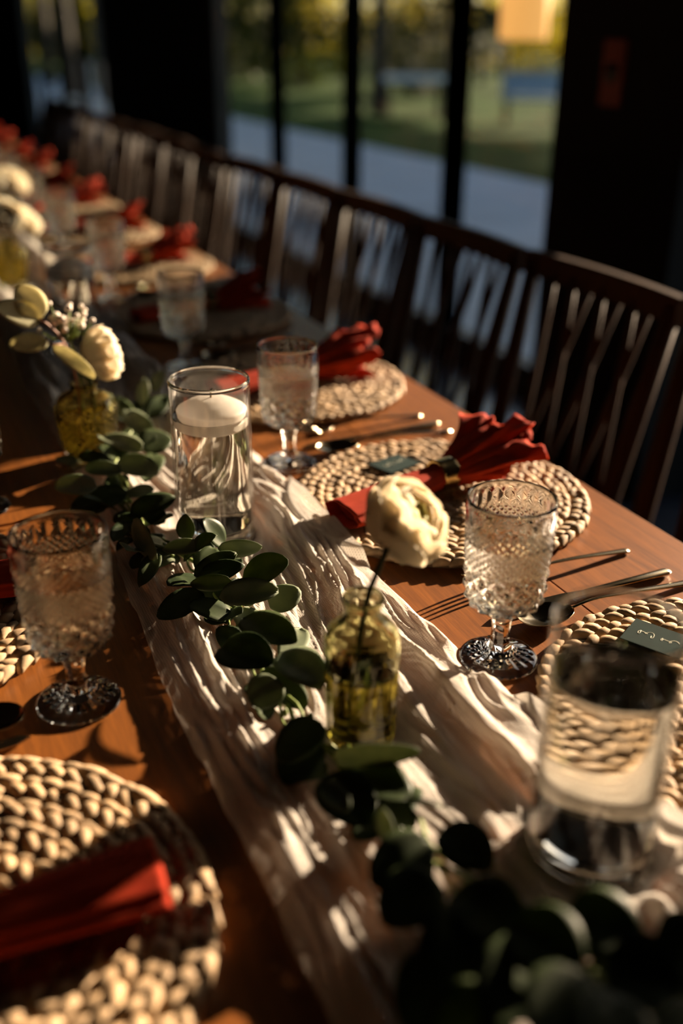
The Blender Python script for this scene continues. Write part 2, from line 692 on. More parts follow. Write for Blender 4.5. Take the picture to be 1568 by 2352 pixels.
# ------------------------------------------------------------------ outdoors
tag(obj('patio', box_me(WX + 0.1, 6.2, -8, 40, -0.2, -0.05), 'patio'), kind='structure')
tag(obj('lawn', box_me(6.2, 110, -20, 170, -0.3, -0.06), 'lawn'), kind='structure')
tag(obj('roof_overhang', box_me(2.9, 3.3, -4.1, 18.1, 2.75, 2.95), 'ceiling'), kind='structure')


def foliage_me(n, rx, ry, rz, leaf, seed, broad=False):
    r = random.Random(seed)
    vs_, fs = [], []
    cl = [(Vector((r.gauss(0, 0.5), r.gauss(0, 0.5), r.gauss(0, 0.5)))) for _ in range(26)]
    for i in range(n):
        c = r.choice(cl)
        p = c + Vector((r.gauss(0, 0.2), r.gauss(0, 0.2), r.gauss(0, 0.2)))
        if p.length > 1.0:
            p *= 1.0 / p.length * r.uniform(0.85, 1.0)
        if broad:                # an even, flat-topped crown shaped to shade the patio without gaps
            q, a = math.sqrt(r.random()), r.uniform(0, 2 * math.pi)
            p = Vector((q * math.cos(a), q * math.sin(a), r.uniform(-1, 1) * (1 - 0.25 * q ** 4)))
        p = Vector((p.x * rx, p.y * ry, p.z * rz))
        a = Vector((r.gauss(0, 1), r.gauss(0, 1), r.gauss(0, 1))).normalized()
        b = a.orthogonal().normalized()
        s = leaf * r.uniform(0.6, 1.4)
        k = len(vs_)
        vs_ += [p - a * s, p + b * s * 0.5, p + a * s, p - b * s * 0.5]
        fs.append((k, k + 1, k + 2, k + 3))
    return mesh('foliage', vs_, fs, False)


def trunk_me(h, r0, seed, nb=5):
    r = random.Random(seed)
    vs_, fs = [], []
    tube_geo(smooth_path([(0, 0, -0.1), (r.gauss(0, 0.05), r.gauss(0, 0.05), h * 0.35), (r.gauss(0, .15), r.gauss(0, .15), h * 0.7), (r.gauss(0, .2), r.gauss(0, .2), h)], 4),
             [r0 * (1 - 0.05 * i) for i in range(13)], 8, 1, vs_, fs)
    for k in range(nb):
        a = r.uniform(0, 6.28)
        z = h * r.uniform(0.35, 0.9)
        L = h * r.uniform(0.25, 0.4)
        tube_geo([(0, 0, z), (math.cos(a) * L * 0.5, math.sin(a) * L * 0.5, z + L * 0.4), (math.cos(a) * L, math.sin(a) * L, z + L * 0.7)],
                 [r0 * 0.4, r0 * 0.25, r0 * 0.1], 6, 1, vs_, fs)
    return mesh('trunk', vs_, fs)


fol = {'a': foliage_me(1500, 1.9, 1.9, 1.5, 0.10, 1), 'b': foliage_me(1300, 1.6, 1.6, 1.4, 0.10, 2), 'd': foliage_me(2600, 1.8, 1.8, 1.3, 0.10, 3)}
fol['a'].materials.append(M['foliage'])
fol['b'].materials.append(M['foliage'])
fol['s'] = foliage_me(9000, 2.10, 2.10, 0.95, 0.15, 6, True)
fol['s'].materials.append(M['foliage'])
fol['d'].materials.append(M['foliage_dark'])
trk = trunk_me(5.0, 0.17, 4)
trk.materials.append(M['bark'])
bsh = trunk_me(1.6, 0.05, 5, 7)
bsh.materials.append(M['bark'])


def tree(x, y, s, rz):
    t = thing('garden_tree', 'garden tree with dark trunk and golden green crown beyond the lawn', 'tree', (x, y, -0.06), rz, 'trees beyond the lawn')
    obj('trunk', trk, None, t).scale = (s, s, s)
    o = obj('foliage', fol['a'], None, t, (0, 0, 5.2 * s))
    o.scale = (s * 1.3, s * 1.3, s * 1.3)


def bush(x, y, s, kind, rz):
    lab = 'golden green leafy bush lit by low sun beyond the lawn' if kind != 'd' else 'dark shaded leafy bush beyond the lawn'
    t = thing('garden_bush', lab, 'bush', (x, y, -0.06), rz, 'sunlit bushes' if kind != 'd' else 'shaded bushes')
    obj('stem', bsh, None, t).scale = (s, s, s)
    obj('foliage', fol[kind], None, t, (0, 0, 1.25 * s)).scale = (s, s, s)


def ground_dir(px, dist, z=-0.06):
    d = ray(px, 90)
    v = Vector((d.x, d.y, 0)).normalized() * dist
    return v.x, v.y


ro = random.Random(11)
PLANTED = []


def clear_spot(px, dist, rad, z0, z1):
    """step back along the sight line until the crown stands free of its neighbours"""
    while True:
        x, y = ground_dir(px, dist)
        if not any(abs(x - q[0]) < rad + q[2] and abs(y - q[1]) < rad + q[2] and z0 < q[4] and z1 > q[3] for q in PLANTED):
            PLANTED.append((x, y, rad, z0, z1))
            return x, y
        dist += 0.4


# added row of broad trees; their unseen crowns keep the patio in shade
for k in range(11):
    dx = -2.3 if k % 2 else 2.3
    x, y = 20.0 + dx, 8.0 + 4.2 * k + 0.33 * dx
    t = thing('added_shade_tree', 'broad tree with dark trunk added to shade the patio', 'tree', (x, y, -0.06), ro.uniform(0, 6.28), 'row of added shade trees')
    obj('trunk', trk, None, t).scale = (0.7, 0.7, 0.8)
    obj('foliage', fol['s'], None, t, (0, 0, 4.25 + 0.265 * dx))
    PLANTED.append((x, y, 2.35, -0.1, 5.4 + 0.265 * dx))
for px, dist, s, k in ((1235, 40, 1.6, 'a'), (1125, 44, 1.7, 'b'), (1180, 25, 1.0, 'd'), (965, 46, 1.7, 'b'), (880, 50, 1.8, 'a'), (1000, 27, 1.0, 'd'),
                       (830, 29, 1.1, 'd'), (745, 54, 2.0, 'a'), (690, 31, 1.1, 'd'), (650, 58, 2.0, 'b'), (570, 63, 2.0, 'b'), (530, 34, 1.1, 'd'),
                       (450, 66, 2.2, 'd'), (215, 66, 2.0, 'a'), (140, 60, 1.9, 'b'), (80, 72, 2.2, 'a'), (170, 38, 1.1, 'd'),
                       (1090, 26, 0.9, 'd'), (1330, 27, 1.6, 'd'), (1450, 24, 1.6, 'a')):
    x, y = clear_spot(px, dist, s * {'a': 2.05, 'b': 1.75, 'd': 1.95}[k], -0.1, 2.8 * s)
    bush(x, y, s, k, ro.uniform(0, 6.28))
for px, dist, s in ((870, 20, 1.0), (1215, 29, 1.1), (1080, 34, 1.2), (715, 24, 1.0), (560, 33, 1.2), (150, 19, 0.9), (230, 22, 1.0), (100, 31, 1.2), (1420, 30, 1.2)):
    x, y = clear_spot(px, dist, s * 2.65, -0.1, 7.4 * s)
    tree(x, y, s, ro.uniform(0, 6.28))

# white garden table on the lawn
gx, gy = ground_dir(955, 19.0)
t = thing('garden_table', 'white topped garden table standing on the lawn', 'table', (gx, gy, -0.06), YAW * -1)
obj('tabletop', box_me(-0.55, 0.55, -0.35, 0.35, 0.60, 0.70, 0.01), 'white_paint', t)
for sx in (-1, 1):
    for sy in (-1, 1):
        obj('leg', box_me(sx * 0.46 - 0.03, sx * 0.46 + 0.03, sy * 0.28 - 0.03, sy * 0.28 + 0.03, -0.01, 0.60), 'bark', t)
gx, gy = ground_dir(1235, 18.0)
t = thing('garden_bench', 'low grey garden bench standing on the lawn', 'bench', (gx, gy, -0.06), -0.5)
obj('seat', box_me(-0.5, 0.5, -0.2, 0.2, 0.38, 0.44, 0.01), 'patio', t)
obj('backrest', box_me(-0.5, 0.5, 0.17, 0.21, 0.46, 0.80, 0.01), 'patio', t)
for sx in (-1, 1):
    obj('leg', box_me(sx * 0.42 - 0.03, sx * 0.42 + 0.03, -0.18, 0.21, -0.01, 0.46), 'bark', t)
# two white chairs outside the far bays
for px, lab in ((170, 'white garden chair outside the far window bay, beside the bay post'), (225, 'white garden chair outside the far window bay, nearer the solid wall')):
    p = at_x(px, 235, 3.1)
    t = thing('garden_chair', lab, 'chair', (p.x, p.y, -0.05), -1.3, 'white garden chairs')
    obj('seat', box_me(-0.22, 0.22, -0.22, 0.22, 0.42, 0.46, 0.01), 'white_paint', t)
    obj('backrest', box_me(-0.22, 0.22, 0.19, 0.23, 0.46, 0.95, 0.01), 'white_paint', t)
    for sx in (-1, 1):
        for sy in (-1, 1):
            obj('leg', box_me(sx * 0.19 - 0.02, sx * 0.19 + 0.02, sy * 0.19 - 0.02, sy * 0.19 + 0.02, 0, 0.42), 'white_paint', t)

# amber lantern hung from the overhang
lp_ = at_x(1200, 92, 3.1)
dep = (lp_ - CAM).dot(FW)
lr = 55 / F_PX * dep
t = thing('hanging_lantern', 'glowing amber cylinder lantern hanging outside the window', 'lantern', (lp_.x, lp_.y, lp_.z))
obj('shade', lathe_me([(0, 0.0), (lr * 0.96, 0.0), (lr, 0.006), (lr, 0.45), (lr * 0.96, 0.456), (0, 0.456)], 32), 'amber', t)
obj('cap', lathe_me([(lr * 1.04, 0.45), (lr * 1.04, 0.475), (0.03, 0.52), (0, 0.52)], 32), 'black', t)
obj('cord', tube_me([(0, 0, 0.515), (0, 0, 2.76 - lp_.z)], 0.006, 6), 'black', t)

# ------------------------------------------------------------------ tables
TX0, TX1, TZ = -0.171, 0.781, 0.75


def table(y0, y1, label):
    t = thing('dining_table', label, 'table', (0.305, (y0 + y1) / 2, 0), 0, 'dining tables set end to end')
    hw, hl = (TX1 - TX0) / 2, (y1 - y0) / 2
    n, rad = 5, 0.045
    w = 2 * hw / n
    for k in range(n):
        a, b = -hw + k * w, -hw + (k + 1) * w
        g = 0.0006
        a2, b2 = a + (g if k else 0), b - (g if k < n - 1 else 0)
        pts = []
        if k == 0:
            pts = [(b2, -hl), (b2, hl)]
            pts += [(a2 + rad - rad * math.sin(q), hl - rad + rad * math.cos(q)) for q in [i * math.pi / 12 for i in range(7)]]
            pts += [(a2 + rad - rad * math.cos(q), -hl + rad - rad * math.sin(q)) for q in [i * math.pi / 12 for i in range(7)]]
        elif k == n - 1:
            pts = [(a2, hl), (a2, -hl)]
            pts += [(b2 - rad + rad * math.sin(q), -hl + rad - rad * math.cos(q)) for q in [i * math.pi / 12 for i in range(7)]]
            pts += [(b2 - rad + rad * math.cos(q), hl - rad + rad * math.sin(q)) for q in [i * math.pi / 12 for i in range(7)]]
        else:
            pts = [(a2, -hl), (b2, -hl), (b2, hl), (a2, hl)]
        obj('plank', prism_me(pts, TZ - 0.03, TZ, 0.0008), 'table', t)
    for s in (-1, 1):
        obj('apron', box_me(s * (hw - 0.08) - 0.011, s * (hw - 0.08) + 0.011, -hl + 0.1, hl - 0.1, TZ - 0.11, TZ - 0.03), 'table', t)
        for q in (-1, 1):
            obj('leg', box_me(s * (hw - 0.08) - 0.03, s * (hw - 0.08) + 0.03, q * (hl - 0.1) - 0.03, q * (hl - 0.1) + 0.03, 0, TZ - 0.03, 0.004), 'table', t)
    return t


table(-0.70, 1.108, 'orange brown wooden dining table under the nearest garland and bud vase')
table(1.114, 3.00, 'brown wooden dining table with a rounded corner, joined end to end')
table(3.006, 4.90, 'brown wooden dining table, third in the row beyond the candles')
table(4.906, 6.80, 'brown wooden dining table at the far end of the row')

# ------------------------------------------------------------------ chairs


def make_chair(label):
    """faces -X; origin on the floor below the seat centre"""
    t = thing('dining_chair', label, 'chair')
    W = 0.215
    obj('seat', box_me(-0.21, 0.20, -W, W, 0.430, 0.462, 0.010), 'chair', t)

    def back(v):      # height above the seat -> x of the raked back plane
        return 0.185 + 0.085 * (v / 0.41)
    for s in (-1, 1):
        obj('back_post', tube_me([(0.20, s * (W - 0.02), 0.0), (0.185, s * (W - 0.02), 0.45), (back(0.2), s * (W - 0.012), 0.65), (back(0.40), s * (W - 0.002), 0.85)],
                                 [0.017, 0.021, 0.019, 0.016], 10), 'chair', t)
        obj('leg', tube_me([(-0.18, s * (W - 0.02), 0.0), (-0.175, s * (W - 0.025), 0.44)], [0.014, 0.019], 10), 'chair', t)
        obj('side_stretcher', tube_me([(-0.178, s * (W - 0.022), 0.18), (0.193, s * (W - 0.02), 0.20)], 0.010, 8), 'chair', t)
    obj('stretcher', tube_me([(0.0, -W + 0.02, 0.19), (0.0, W - 0.02, 0.19)], 0.009, 8), 'chair', t)
    # top rail, gently bowed backwards
    vs_, fs = [], []
    n = 13
    for i in range(n):
        u = -1 + 2 * i / (n - 1)
        x = back(0.40) + 0.018 * (1 - u * u)
        y = u * 0.232
        for dx, dz in ((-0.012, -0.026), (0.012, -0.026), (0.012, 0.018), (0.008, 0.024), (-0.008, 0.024), (-0.012, 0.018)):
            vs_.append((x + dx, y, 0.845 + dz))
    for i in range(n - 1):
        for k in range(6):
            k2 = (k + 1) % 6
            fs.append((i * 6 + k, i * 6 + k2, (i + 1) * 6 + k2, (i + 1) * 6 + k))
    fs.append(tuple(range(5, -1, -1)))
    fs.append(tuple((n - 1) * 6 + k for k in range(6)))
    obj('top_rail', mesh('top_rail', vs_, fs, False), 'chair', t)
    # slats leaning both ways, crossing like branches
    for u, du, off in ((-0.145, 0.055, 0.004), (-0.055, 0.065, 0.004), (0.035, 0.065, 0.004), (0.145, -0.05, -0.004), (0.085, -0.075, -0.004), (-0.005, -0.075, -0.004), (-0.10, -0.07, -0.004)):
        bow = lambda y: 0.018 * (1 - (y / 0.232) ** 2)
        vs_, fs = [], []
        pts = []
        for q in range(5):
            v = 0.012 + 0.385 * q / 4
            y = u + du * (1 - q / 4) if True else u
            pts.append((back(v) + off + bow(y) * q / 4, y, 0.45 + v))
        obj('slat', tube_me(pts, [0.0075, 0.0085, 0.009, 0.0085, 0.0075], 8, 0.8), 'chair', t)
    return t


CHX = 0.985
chair0 = make_chair('dark brown wooden chair with crossing branch-like slats along the window side of the table')
chair0['group'] = 'chairs along the window side'
chair0.location = (CHX, 1.045, 0)
cy_ = 1.045
for k in range(1, 14):
    c = dup(chair0, (CHX + ro.uniform(-0.012, 0.012), cy_ + 0.481 * k, 0), ro.uniform(-0.02, 0.02))
    if k == 1:
        c['label'] = 'dark brown slatted wooden chair standing in front of the black column'
    elif k == 2:
        c['label'] = 'dark brown slatted wooden chair between the black column and the first window post'

# ------------------------------------------------------------------ placemats
MAT_R = 0.180


def lump(vs_, fs, c, d, L, w, h, r):
    """one plump plaited strand, pointed at both ends"""
    d = Vector((d.x, d.y, 0)).normalized()
    s = Vector((-d.y, d.x, 0))
    base = len(vs_)
    n, m = 6, 7
    twist = r.uniform(-0.3, 0.3)
    for i in range(m):
        t = i / (m - 1)
        prof = math.sin(math.pi * (0.06 + 0.88 * t)) ** 0.62
        for k in range(n):
            a = 2 * math.pi * k / n + twist
            y = math.cos(a) * w * 0.5 * prof * (1 + 0.12 * math.sin(3 * a))
            z = math.sin(a) * h * 0.5 * prof
            p = c + d * ((t - 0.5) * L) + s * (y + 0.0012 * math.sin(6 * t))
            vs_.append((p.x, p.y, c.z + z + 0.0022 * math.sin(math.pi * t) - 0.0014 * (1 - t)))
    for i in range(m - 1):
        for k in range(n):
            k2 = (k + 1) % n
            fs.append((base + i * n + k, base + i * n + k2, base + (i + 1) * n + k2, base + (i + 1) * n + k))
    fs.append(tuple(base + k for k in reversed(range(n))))
    fs.append(tuple(base + (m - 1) * n + k for k in range(n)))


def make_mat(label, seed=3):
    t = thing('placemat', label, 'placemat')
    r = random.Random(seed)
    nr = 8
    rw = MAT_R / nr
    for i in range(nr):
        rc = rw * (i + 0.5)
        vs_, fs = [], []
        cnt = max(5, int(round(2 * math.pi * rc / 0.0165)))
        for k in range(cnt):
            for row in (0, 1):
                a = 2 * math.pi * (k + 0.5 * row) / cnt + r.uniform(-0.02, 0.02)
                rr = rc + (row - 0.5) * rw * 0.46 + r.uniform(-0.0008, 0.0008)
                tang = Vector((-math.sin(a), math.cos(a), 0))
                rad = Vector((math.cos(a), math.sin(a), 0))
                d = tang + rad * (0.42 if row == 0 else -0.42) * r.uniform(0.7, 1.2)
                lump(vs_, fs, Vector((rr * math.cos(a), rr * math.sin(a), 0.0072 + r.uniform(-0.001, 0.0012))), d,
                     0.0265 * r.uniform(0.9, 1.12), rw * 0.60 * r.uniform(0.88, 1.1), 0.0105 * r.uniform(0.9, 1.15), r)
        obj('braid_ring', mesh('braid_ring', vs_, fs), 'straw', t)
    obj('backing', lathe_me([(0, 0.001), (MAT_R * 0.97, 0.001), (MAT_R * 0.98, 0.003), (MAT_R * 0.96, 0.006), (0, 0.006)], 48), 'straw_under', t)
    return t


MATS_R = [0.478, 0.962, 1.44, 1.925, 2.43, 2.92, 3.40, 3.88, 4.36, 4.84, 5.32, 5.80, 6.28]
mlabels = ['woven straw placemat with green name card behind the tall water vase', 'woven straw placemat carrying the red napkin behind the white ranunculus',
           'woven straw placemat behind the goblet and the first floating candle', 'shaded woven straw placemat behind the shaded goblet']
mat0 = make_mat(mlabels[0])
mat0.location = (0.609, MATS_R[0], TZ)
for i, y in enumerate(MATS_R[1:], 1):
    x = 0.585
    lab = mlabels[i] if i < 4 else 'woven straw placemat past the shaded goblet along the window side'
    g = None if i < 4 else 'placemats along the window side'
    dup(mat0, (x, y, TZ), i * 1.1, lab, g)
dup(mat0, (-0.045, 0.505, TZ), 0.7, 'woven straw placemat crossed by a band of shadow, small red napkin end on it')
dup(mat0, (-0.050, 0.935, TZ), 1.9, 'woven straw placemat beside the misted goblet')

# ------------------------------------------------------------------ napkins


def napkin_me(seed, flare=1.0, k1=6):
    """rolled linen: a flat rolled end, gathered at x = 0, ruffled fan towards +x"""
    r = random.Random(seed)
    ph = [r.uniform(0, 6.28) for _ in range(6)]
    vs_, fs = [], []

    def layer(x0, x1, nx, shrink, phs, inner):
        base = len(vs_)
        na = 96
        for i in range(nx):
            t = i / (nx - 1)
            x = x0 + (x1 - x0) * t
            if x < 0:
                q = min(1, -x / 0.15)
                hw = 0.0155 + 0.016 * q ** 0.8
                hh = 0.0150 - 0.002 * q
                zc = 0.0190 - 0.004 * q
                A = 0.05 + 0.03 * q
                yc = -0.012 * q
            else:
                q = min(1, x / 0.10)
                hw = 0.0155 + (0.036 * flare) * q ** 0.8
                hh = 0.0150 + 0.017 * q ** 0.9
                zc = 0.0190 + 0.016 * q
                A = 0.05 + 0.42 * q ** 0.9
                yc = 0.006 * q
            hw *= shrink
            hh *= shrink
            for k in range(na):
                a = 2 * math.pi * k / na
                f = 1 + A * (0.55 * math.sin(k1 * a + phs + 2.2 * t) + 0.35 * math.sin((k1 * 2 - 1) * a + ph[1] + phs) + 0.25 * math.sin(3 * a + ph[2]))
                y = yc + hw * f * math.cos(a)
                z = zc + hh * f * math.sin(a)
                xx = x
                if x > 0:
                    z += q * 0.0035 * math.sin(23 * a + 60 * x + ph[1]) + q * q * 0.004 * math.sin(11 * a - 90 * x + ph[2])
                    y += q * 0.004 * math.sin(17 * a + 75 * x + ph[0])
                    xx += q * q * 0.020 * (math.sin(k1 * a + ph[3]) * 0.6 + math.sin(2 * a + ph[4]))
                    xx += q * 0.012 * math.sin(a)
                z = max(z, 0.0012 + 0.0008 * math.sin(5 * a))
                vs_.append((xx, y, z))
        for i in range(nx - 1):
            for k in range(na):
                k2 = (k + 1) % na
                fs.append((base + i * na + k, base + i * na + k2, base + (i + 1) * na + k2, base + (i + 1) * na + k))
    layer(-0.165, 0.098, 54, 1.0, ph[0], False)
    layer(-0.150, 0.090, 44, 0.72, ph[5], True)
    layer(0.0, 0.080, 22, 0.42, ph[3], True)
    return mesh('napkin', vs_, fs)


NAP = [napkin_me(1), napkin_me(5, 1.25, 5), napkin_me(9, 1.15, 7)]
for me in NAP:
    me.materials.append(M['red'])
ring_me = lathe_me(dense([(0.0170, -0.0125), (0.0192, -0.0130), (0.0198, -0.0110), (0.0198, 0.0110), (0.0192, 0.0130), (0.0170, 0.0125), (0.0168, 0.0), (0.0170, -0.0125)], 0.004), 40)
ring_me.materials.append(M['gold'])


def napkin(i, x, y, rz, lab, ringlab, grp=None, rgrp=None, z=TZ + 0.0135):
    t = thing('napkin', lab, 'napkin', (x, y, z), rz, grp)
    o = obj('cloth', NAP[i], None, t)
    md = o.modifiers.new('thick', 'SOLIDIFY')
    md.thickness = 0.0011
    r = obj('napkin_ring', ring_me, None, None, (x, y, z + 0.0200))
    r.rotation_euler = (0, math.pi / 2, rz)
    tag(r, ringlab, 'napkin ring', rgrp)
    return t


napkin(0, 0.590, 0.968, 0.20, 'red linen napkin behind the white ranunculus, fanned out past its ring', 'gold napkin ring gathering the red napkin behind the white ranunculus')
napkin(1, 0.600, 1.43, 0.10, 'dark red linen napkin behind the goblet and first candle vase', 'gold napkin ring on the napkin behind the first candle vase')
for i, y in enumerate(MATS_R[3:13]):
    napkin(2 if i % 2 == 0 else 1, 0.600, y, 0.15 - 0.1 * (i % 4) * (-1) ** i, 'red linen napkin on a placemat farther along the window side', 'gold napkin ring farther along the window side',
           'napkins along the window side', 'rings along the window side') if i else napkin(2, 0.600, y, 0.15, 'dark red napkin in full shade behind the shaded goblet', 'gold napkin ring in full shade behind the shaded goblet')
napkin(0, -0.066, 0.482, math.pi - 0.05, 'red linen napkin end lit by the sun on the shadow-crossed placemat', 'gold napkin ring on the shadow-crossed placemat')
napkin(2, -0.080, 0.935, math.pi - 0.15, 'red linen napkin on the placemat beside the misted goblet', 'gold napkin ring on the placemat beside the misted goblet')

# ------------------------------------------------------------------ place cards


def place_card(x, y, rz, lab, tilt=0.0, strokes=0):
    t = thing('place_card', lab, 'place card', (x, y, TZ + 0.0155), rz)
    t.rotation_euler = (tilt, 0.03, rz)
    cd = obj('card', box_me(-0.028, 0.028, -0.021, 0.021, 0, 0.0008), 'card', t)
    # flowing pale script, two short words
    for k, (x0, x1, loops, amp) in enumerate(((-0.019, -0.003, 2.5, 0.0055), (0.002, 0.018, 2.0, 0.0042))):
        pts = []
        for i in range(40):
            s = i / 39
            ph = s * loops * 2 * math.pi + strokes
            pts.append((x0 + (x1 - x0) * s + 0.0025 * math.sin(ph), 0.001 + amp * math.cos(ph) * (0.5 + 0.5 * math.cos(2.3 * s * math.pi)), 0.0010))
        obj('script', tube_me(pts, 0.00030, 5, 0.4), 'ink', cd)
    return t


p = un(906, 1066, TZ + 0.015)
place_card(p.x, p.y, 0.35, 'dark green name card with pale script tucked beside the red napkin')
p = un(1508, 1468, TZ + 0.015)
place_card(p.x, p.y, -1.05, 'dark green name card with pale script seen through the tall water vase', strokes=1.2)

# ------------------------------------------------------------------ cutlery (laid along x, heads towards the middle)


def make_fork(lab):
    t = thing('fork', lab, 'fork')
    prof = [(0.105, 0.0028), (0.08, 0.0055), (0.04, 0.0095), (0.0, 0.0115), (-0.025, 0.0095), (-0.042, 0.0060)]
    obj('handle', tube_me(smooth_path([(x, 0, z) for x, z in prof], 4), [0.0052 - 0.0032 * min(1, i / 15) for i in range(21)], 8, 0.42), 'bronze', t)
    vs_, fs = [], []
    secs = [(-0.040, 0.0022, 0.0062), (-0.048, 0.006, 0.0045), (-0.056, 0.0105, 0.0040), (-0.066, 0.0118, 0.0048)]
    for x, hw, z in secs:
        for yy, zz in ((-1, -0.0009), (0, -0.0014), (1, -0.0009), (1, 0.0009), (0, 0.0004), (-1, 0.0009)):
            vs_.append((x, yy * hw, z + zz))
    for i in range(len(secs) - 1):
        for k in range(6):
            k2 = (k + 1) % 6
            fs.append((i * 6 + k, i * 6 + k2, (i + 1) * 6 + k2, (i + 1) * 6 + k))
    fs += [(5, 4, 3, 2, 1, 0), tuple(18 + k for k in range(6))]
    obj('head', mesh('head', vs_, fs), 'bronze', t)
    for k in range(4):
        y = (k - 1.5) * 0.0067
        obj('tine', tube_me(smooth_path([(-0.064, y, 0.0048), (-0.080, y, 0.0075), (-0.096, y * 0.98, 0.0118), (-0.108, y * 0.95, 0.0180)], 3),
                            [0.0017] * 6 + [0.0016, 0.0014, 0.0012, 0.0008], 6, 0.8), 'bronze', t)
    return t


def make_knife(lab):
    t = thing('table_knife', lab, 'knife')
    obj('handle', tube_me([(0.115, 0, 0.0042), (0.110, 0, 0.0042), (0.05, 0, 0.0042), (0.012, 0, 0.0042), (0.004, 0, 0.0042)], [0.0035, 0.0062, 0.0052, 0.0044, 0.0036], 10, 0.62), 'bronze', t)
    pts = [(0.008, -0.0035), (0.008, 0.0035), (-0.02, 0.0075), (-0.07, 0.0085), (-0.095, 0.0060), (-0.108, -0.0010), (-0.100, -0.0055), (-0.05, -0.0060)]
    obj('blade', prism_me(list(reversed(pts)), 0.0030, 0.0048, 0.0004), 'bronze', t)
    return t


def make_spoon(lab):
    t = thing('table_spoon', lab, 'spoon')
    obj('handle', tube_me(smooth_path([(0.105, 0, 0.0030), (0.07, 0, 0.0060), (0.02, 0, 0.0110), (-0.02, 0, 0.0130), (-0.048, 0, 0.0085)], 4), [0.0055 - 0.0034 * min(1, i / 12) for i in range(17)], 8, 0.42), 'bronze', t)
    vs_, fs = [], []
    n, m = 24, 7
    for shell in (0, 1):
        for i in range(m):
            q = i / (m - 1)
            for k in range(n):
                a = 2 * math.pi * k / n
                x = -0.075 + 0.031 * q * math.cos(a)
                y = 0.0205 * q * math.sin(a) * (1 - 0.16 * math.cos(a))
                z = 0.0012 + 0.0085 * q * q + (0.0011 if shell else 0)
                vs_.append((x, y, z))
    for s in (0, 1):
        b = s * n * m
        for i in range(m - 1):
            for k in range(n):
                k2 = (k + 1) % n
                f = (b + i * n + k, b + i * n + k2, b + (i + 1) * n + k2, b + (i + 1) * n + k)
                fs.append(f if s else tuple(reversed(f)))
    for k in range(n):
        k2 = (k + 1) % n
        a_, b_ = (m - 1) * n + k, (m - 1) * n + k2
        fs.append((a_, b_, n * m + b_, n * m + a_))
    obj('bowl', mesh('bowl', vs_, fs), 'bronze', t)
    return t


def seat_name(i):
    return ['near the tall water vase', 'beside the placemat behind the ranunculus', 'beside the placemat behind the first candle'][i]


fork0 = make_fork('dark gold fork whose tines cast long shadows beside the cut-glass goblet')
fork0.location = (0.602, 0.756, TZ)
fork0.rotation_euler = (0, 0, 0.02)
knife0 = make_knife('dark gold table knife lying beside the fork near the tall water vase')
knife0.location = (0.600, 0.700, TZ)
spoon0 = make_spoon('dark gold spoon with shiny bowl behind the foot of the cut-glass goblet')
spoon0.location = (0.612, 0.674, TZ)
dup(fork0, (0.602, 1.236, TZ), 0.0, 'dark gold fork between the two placemats behind the ranunculus')
dup(knife0, (0.600, 1.190, TZ), 0.03, 'dark gold table knife between the two placemats behind the ranunculus')
dup(spoon0, (0.610, 1.160, TZ), 0.02, 'dark gold spoon at the edge of the placemat behind the ranunculus')
for y in (1.925, 2.43, 2.92, 3.40):
    dup(fork0, (0.602, y - 0.205, TZ), 0.0, 'dark gold fork farther along the window side', 'far forks')
    dup(knife0, (0.600, y - 0.255, TZ), 0.0, 'dark gold table knife farther along the window side', 'far knives')
    dup(spoon0, (0.600, y - 0.285, TZ), 0.0, 'dark gold spoon farther along the window side', 'far spoons')
dup(spoon0, (-0.058, 0.724, TZ), math.pi, 'gold spoon beside the foot of the misted goblet')
dup(knife0, (-0.060, 0.694, TZ), math.pi, 'gold table knife between the two placemats left of the runner')

# ------------------------------------------------------------------ goblets


def tri(x):
    x = x - math.floor(x)
    return 1 - abs(2 * x - 1)


def goblet_mod(t, r, z, i, n_out=[0]):
    if i >= n_out[0]:
        return r, z
    if z < 0.0135 and r > 0.010:                      # ribs raying out over the foot
        q = max(0.0, min(1.0, (r - 0.010) / 0.006)) * max(0.0, min(1.0, (0.0325 - r) / 0.004))
        if z > 0.003:
            return r, z + 0.0014 * q * (tri(t * 18 / (2 * math.pi)) - 0.5)
        return r, z
    if z < 0.052:                                     # six-sided stem
        a = (t * 6 / (2 * math.pi)) % 1 - 0.5
        f = math.cos(math.pi / 6) / math.cos(a * math.pi / 3)
        return r * (0.4 + 0.6 * f) * 1.04, z
    if z < 0.102:                                     # big diamonds
        q = min(1, (z - 0.052) / 0.006) * min(1, (0.102 - z) / 0.002)
        u, v = t * 14 / (2 * math.pi), (z - 0.055) / 0.0150
        return r + 0.0034 * q * (min(tri(u + v), tri(u - v)) - 0.45), z
    if 0.104 < z < 0.141:                             # fine diamonds
        q = min(1, (z - 0.104) / 0.001) * min(1, (0.141 - z) / 0.001)
        u, v = t * 32 / (2 * math.pi), (z - 0.104) / 0.0066
        return r + 0.0019 * q * (min(tri(u + v), tri(u - v)) - 0.35), z
    if 0.143 < z < 0.157:                             # short upright flutes under the rim
        q = math.sin(math.pi * (z - 0.143) / 0.014) ** 0.5
        return r + 0.0011 * q * (tri(t * 22 / (2 * math.pi)) - 0.5), z
    return r, z


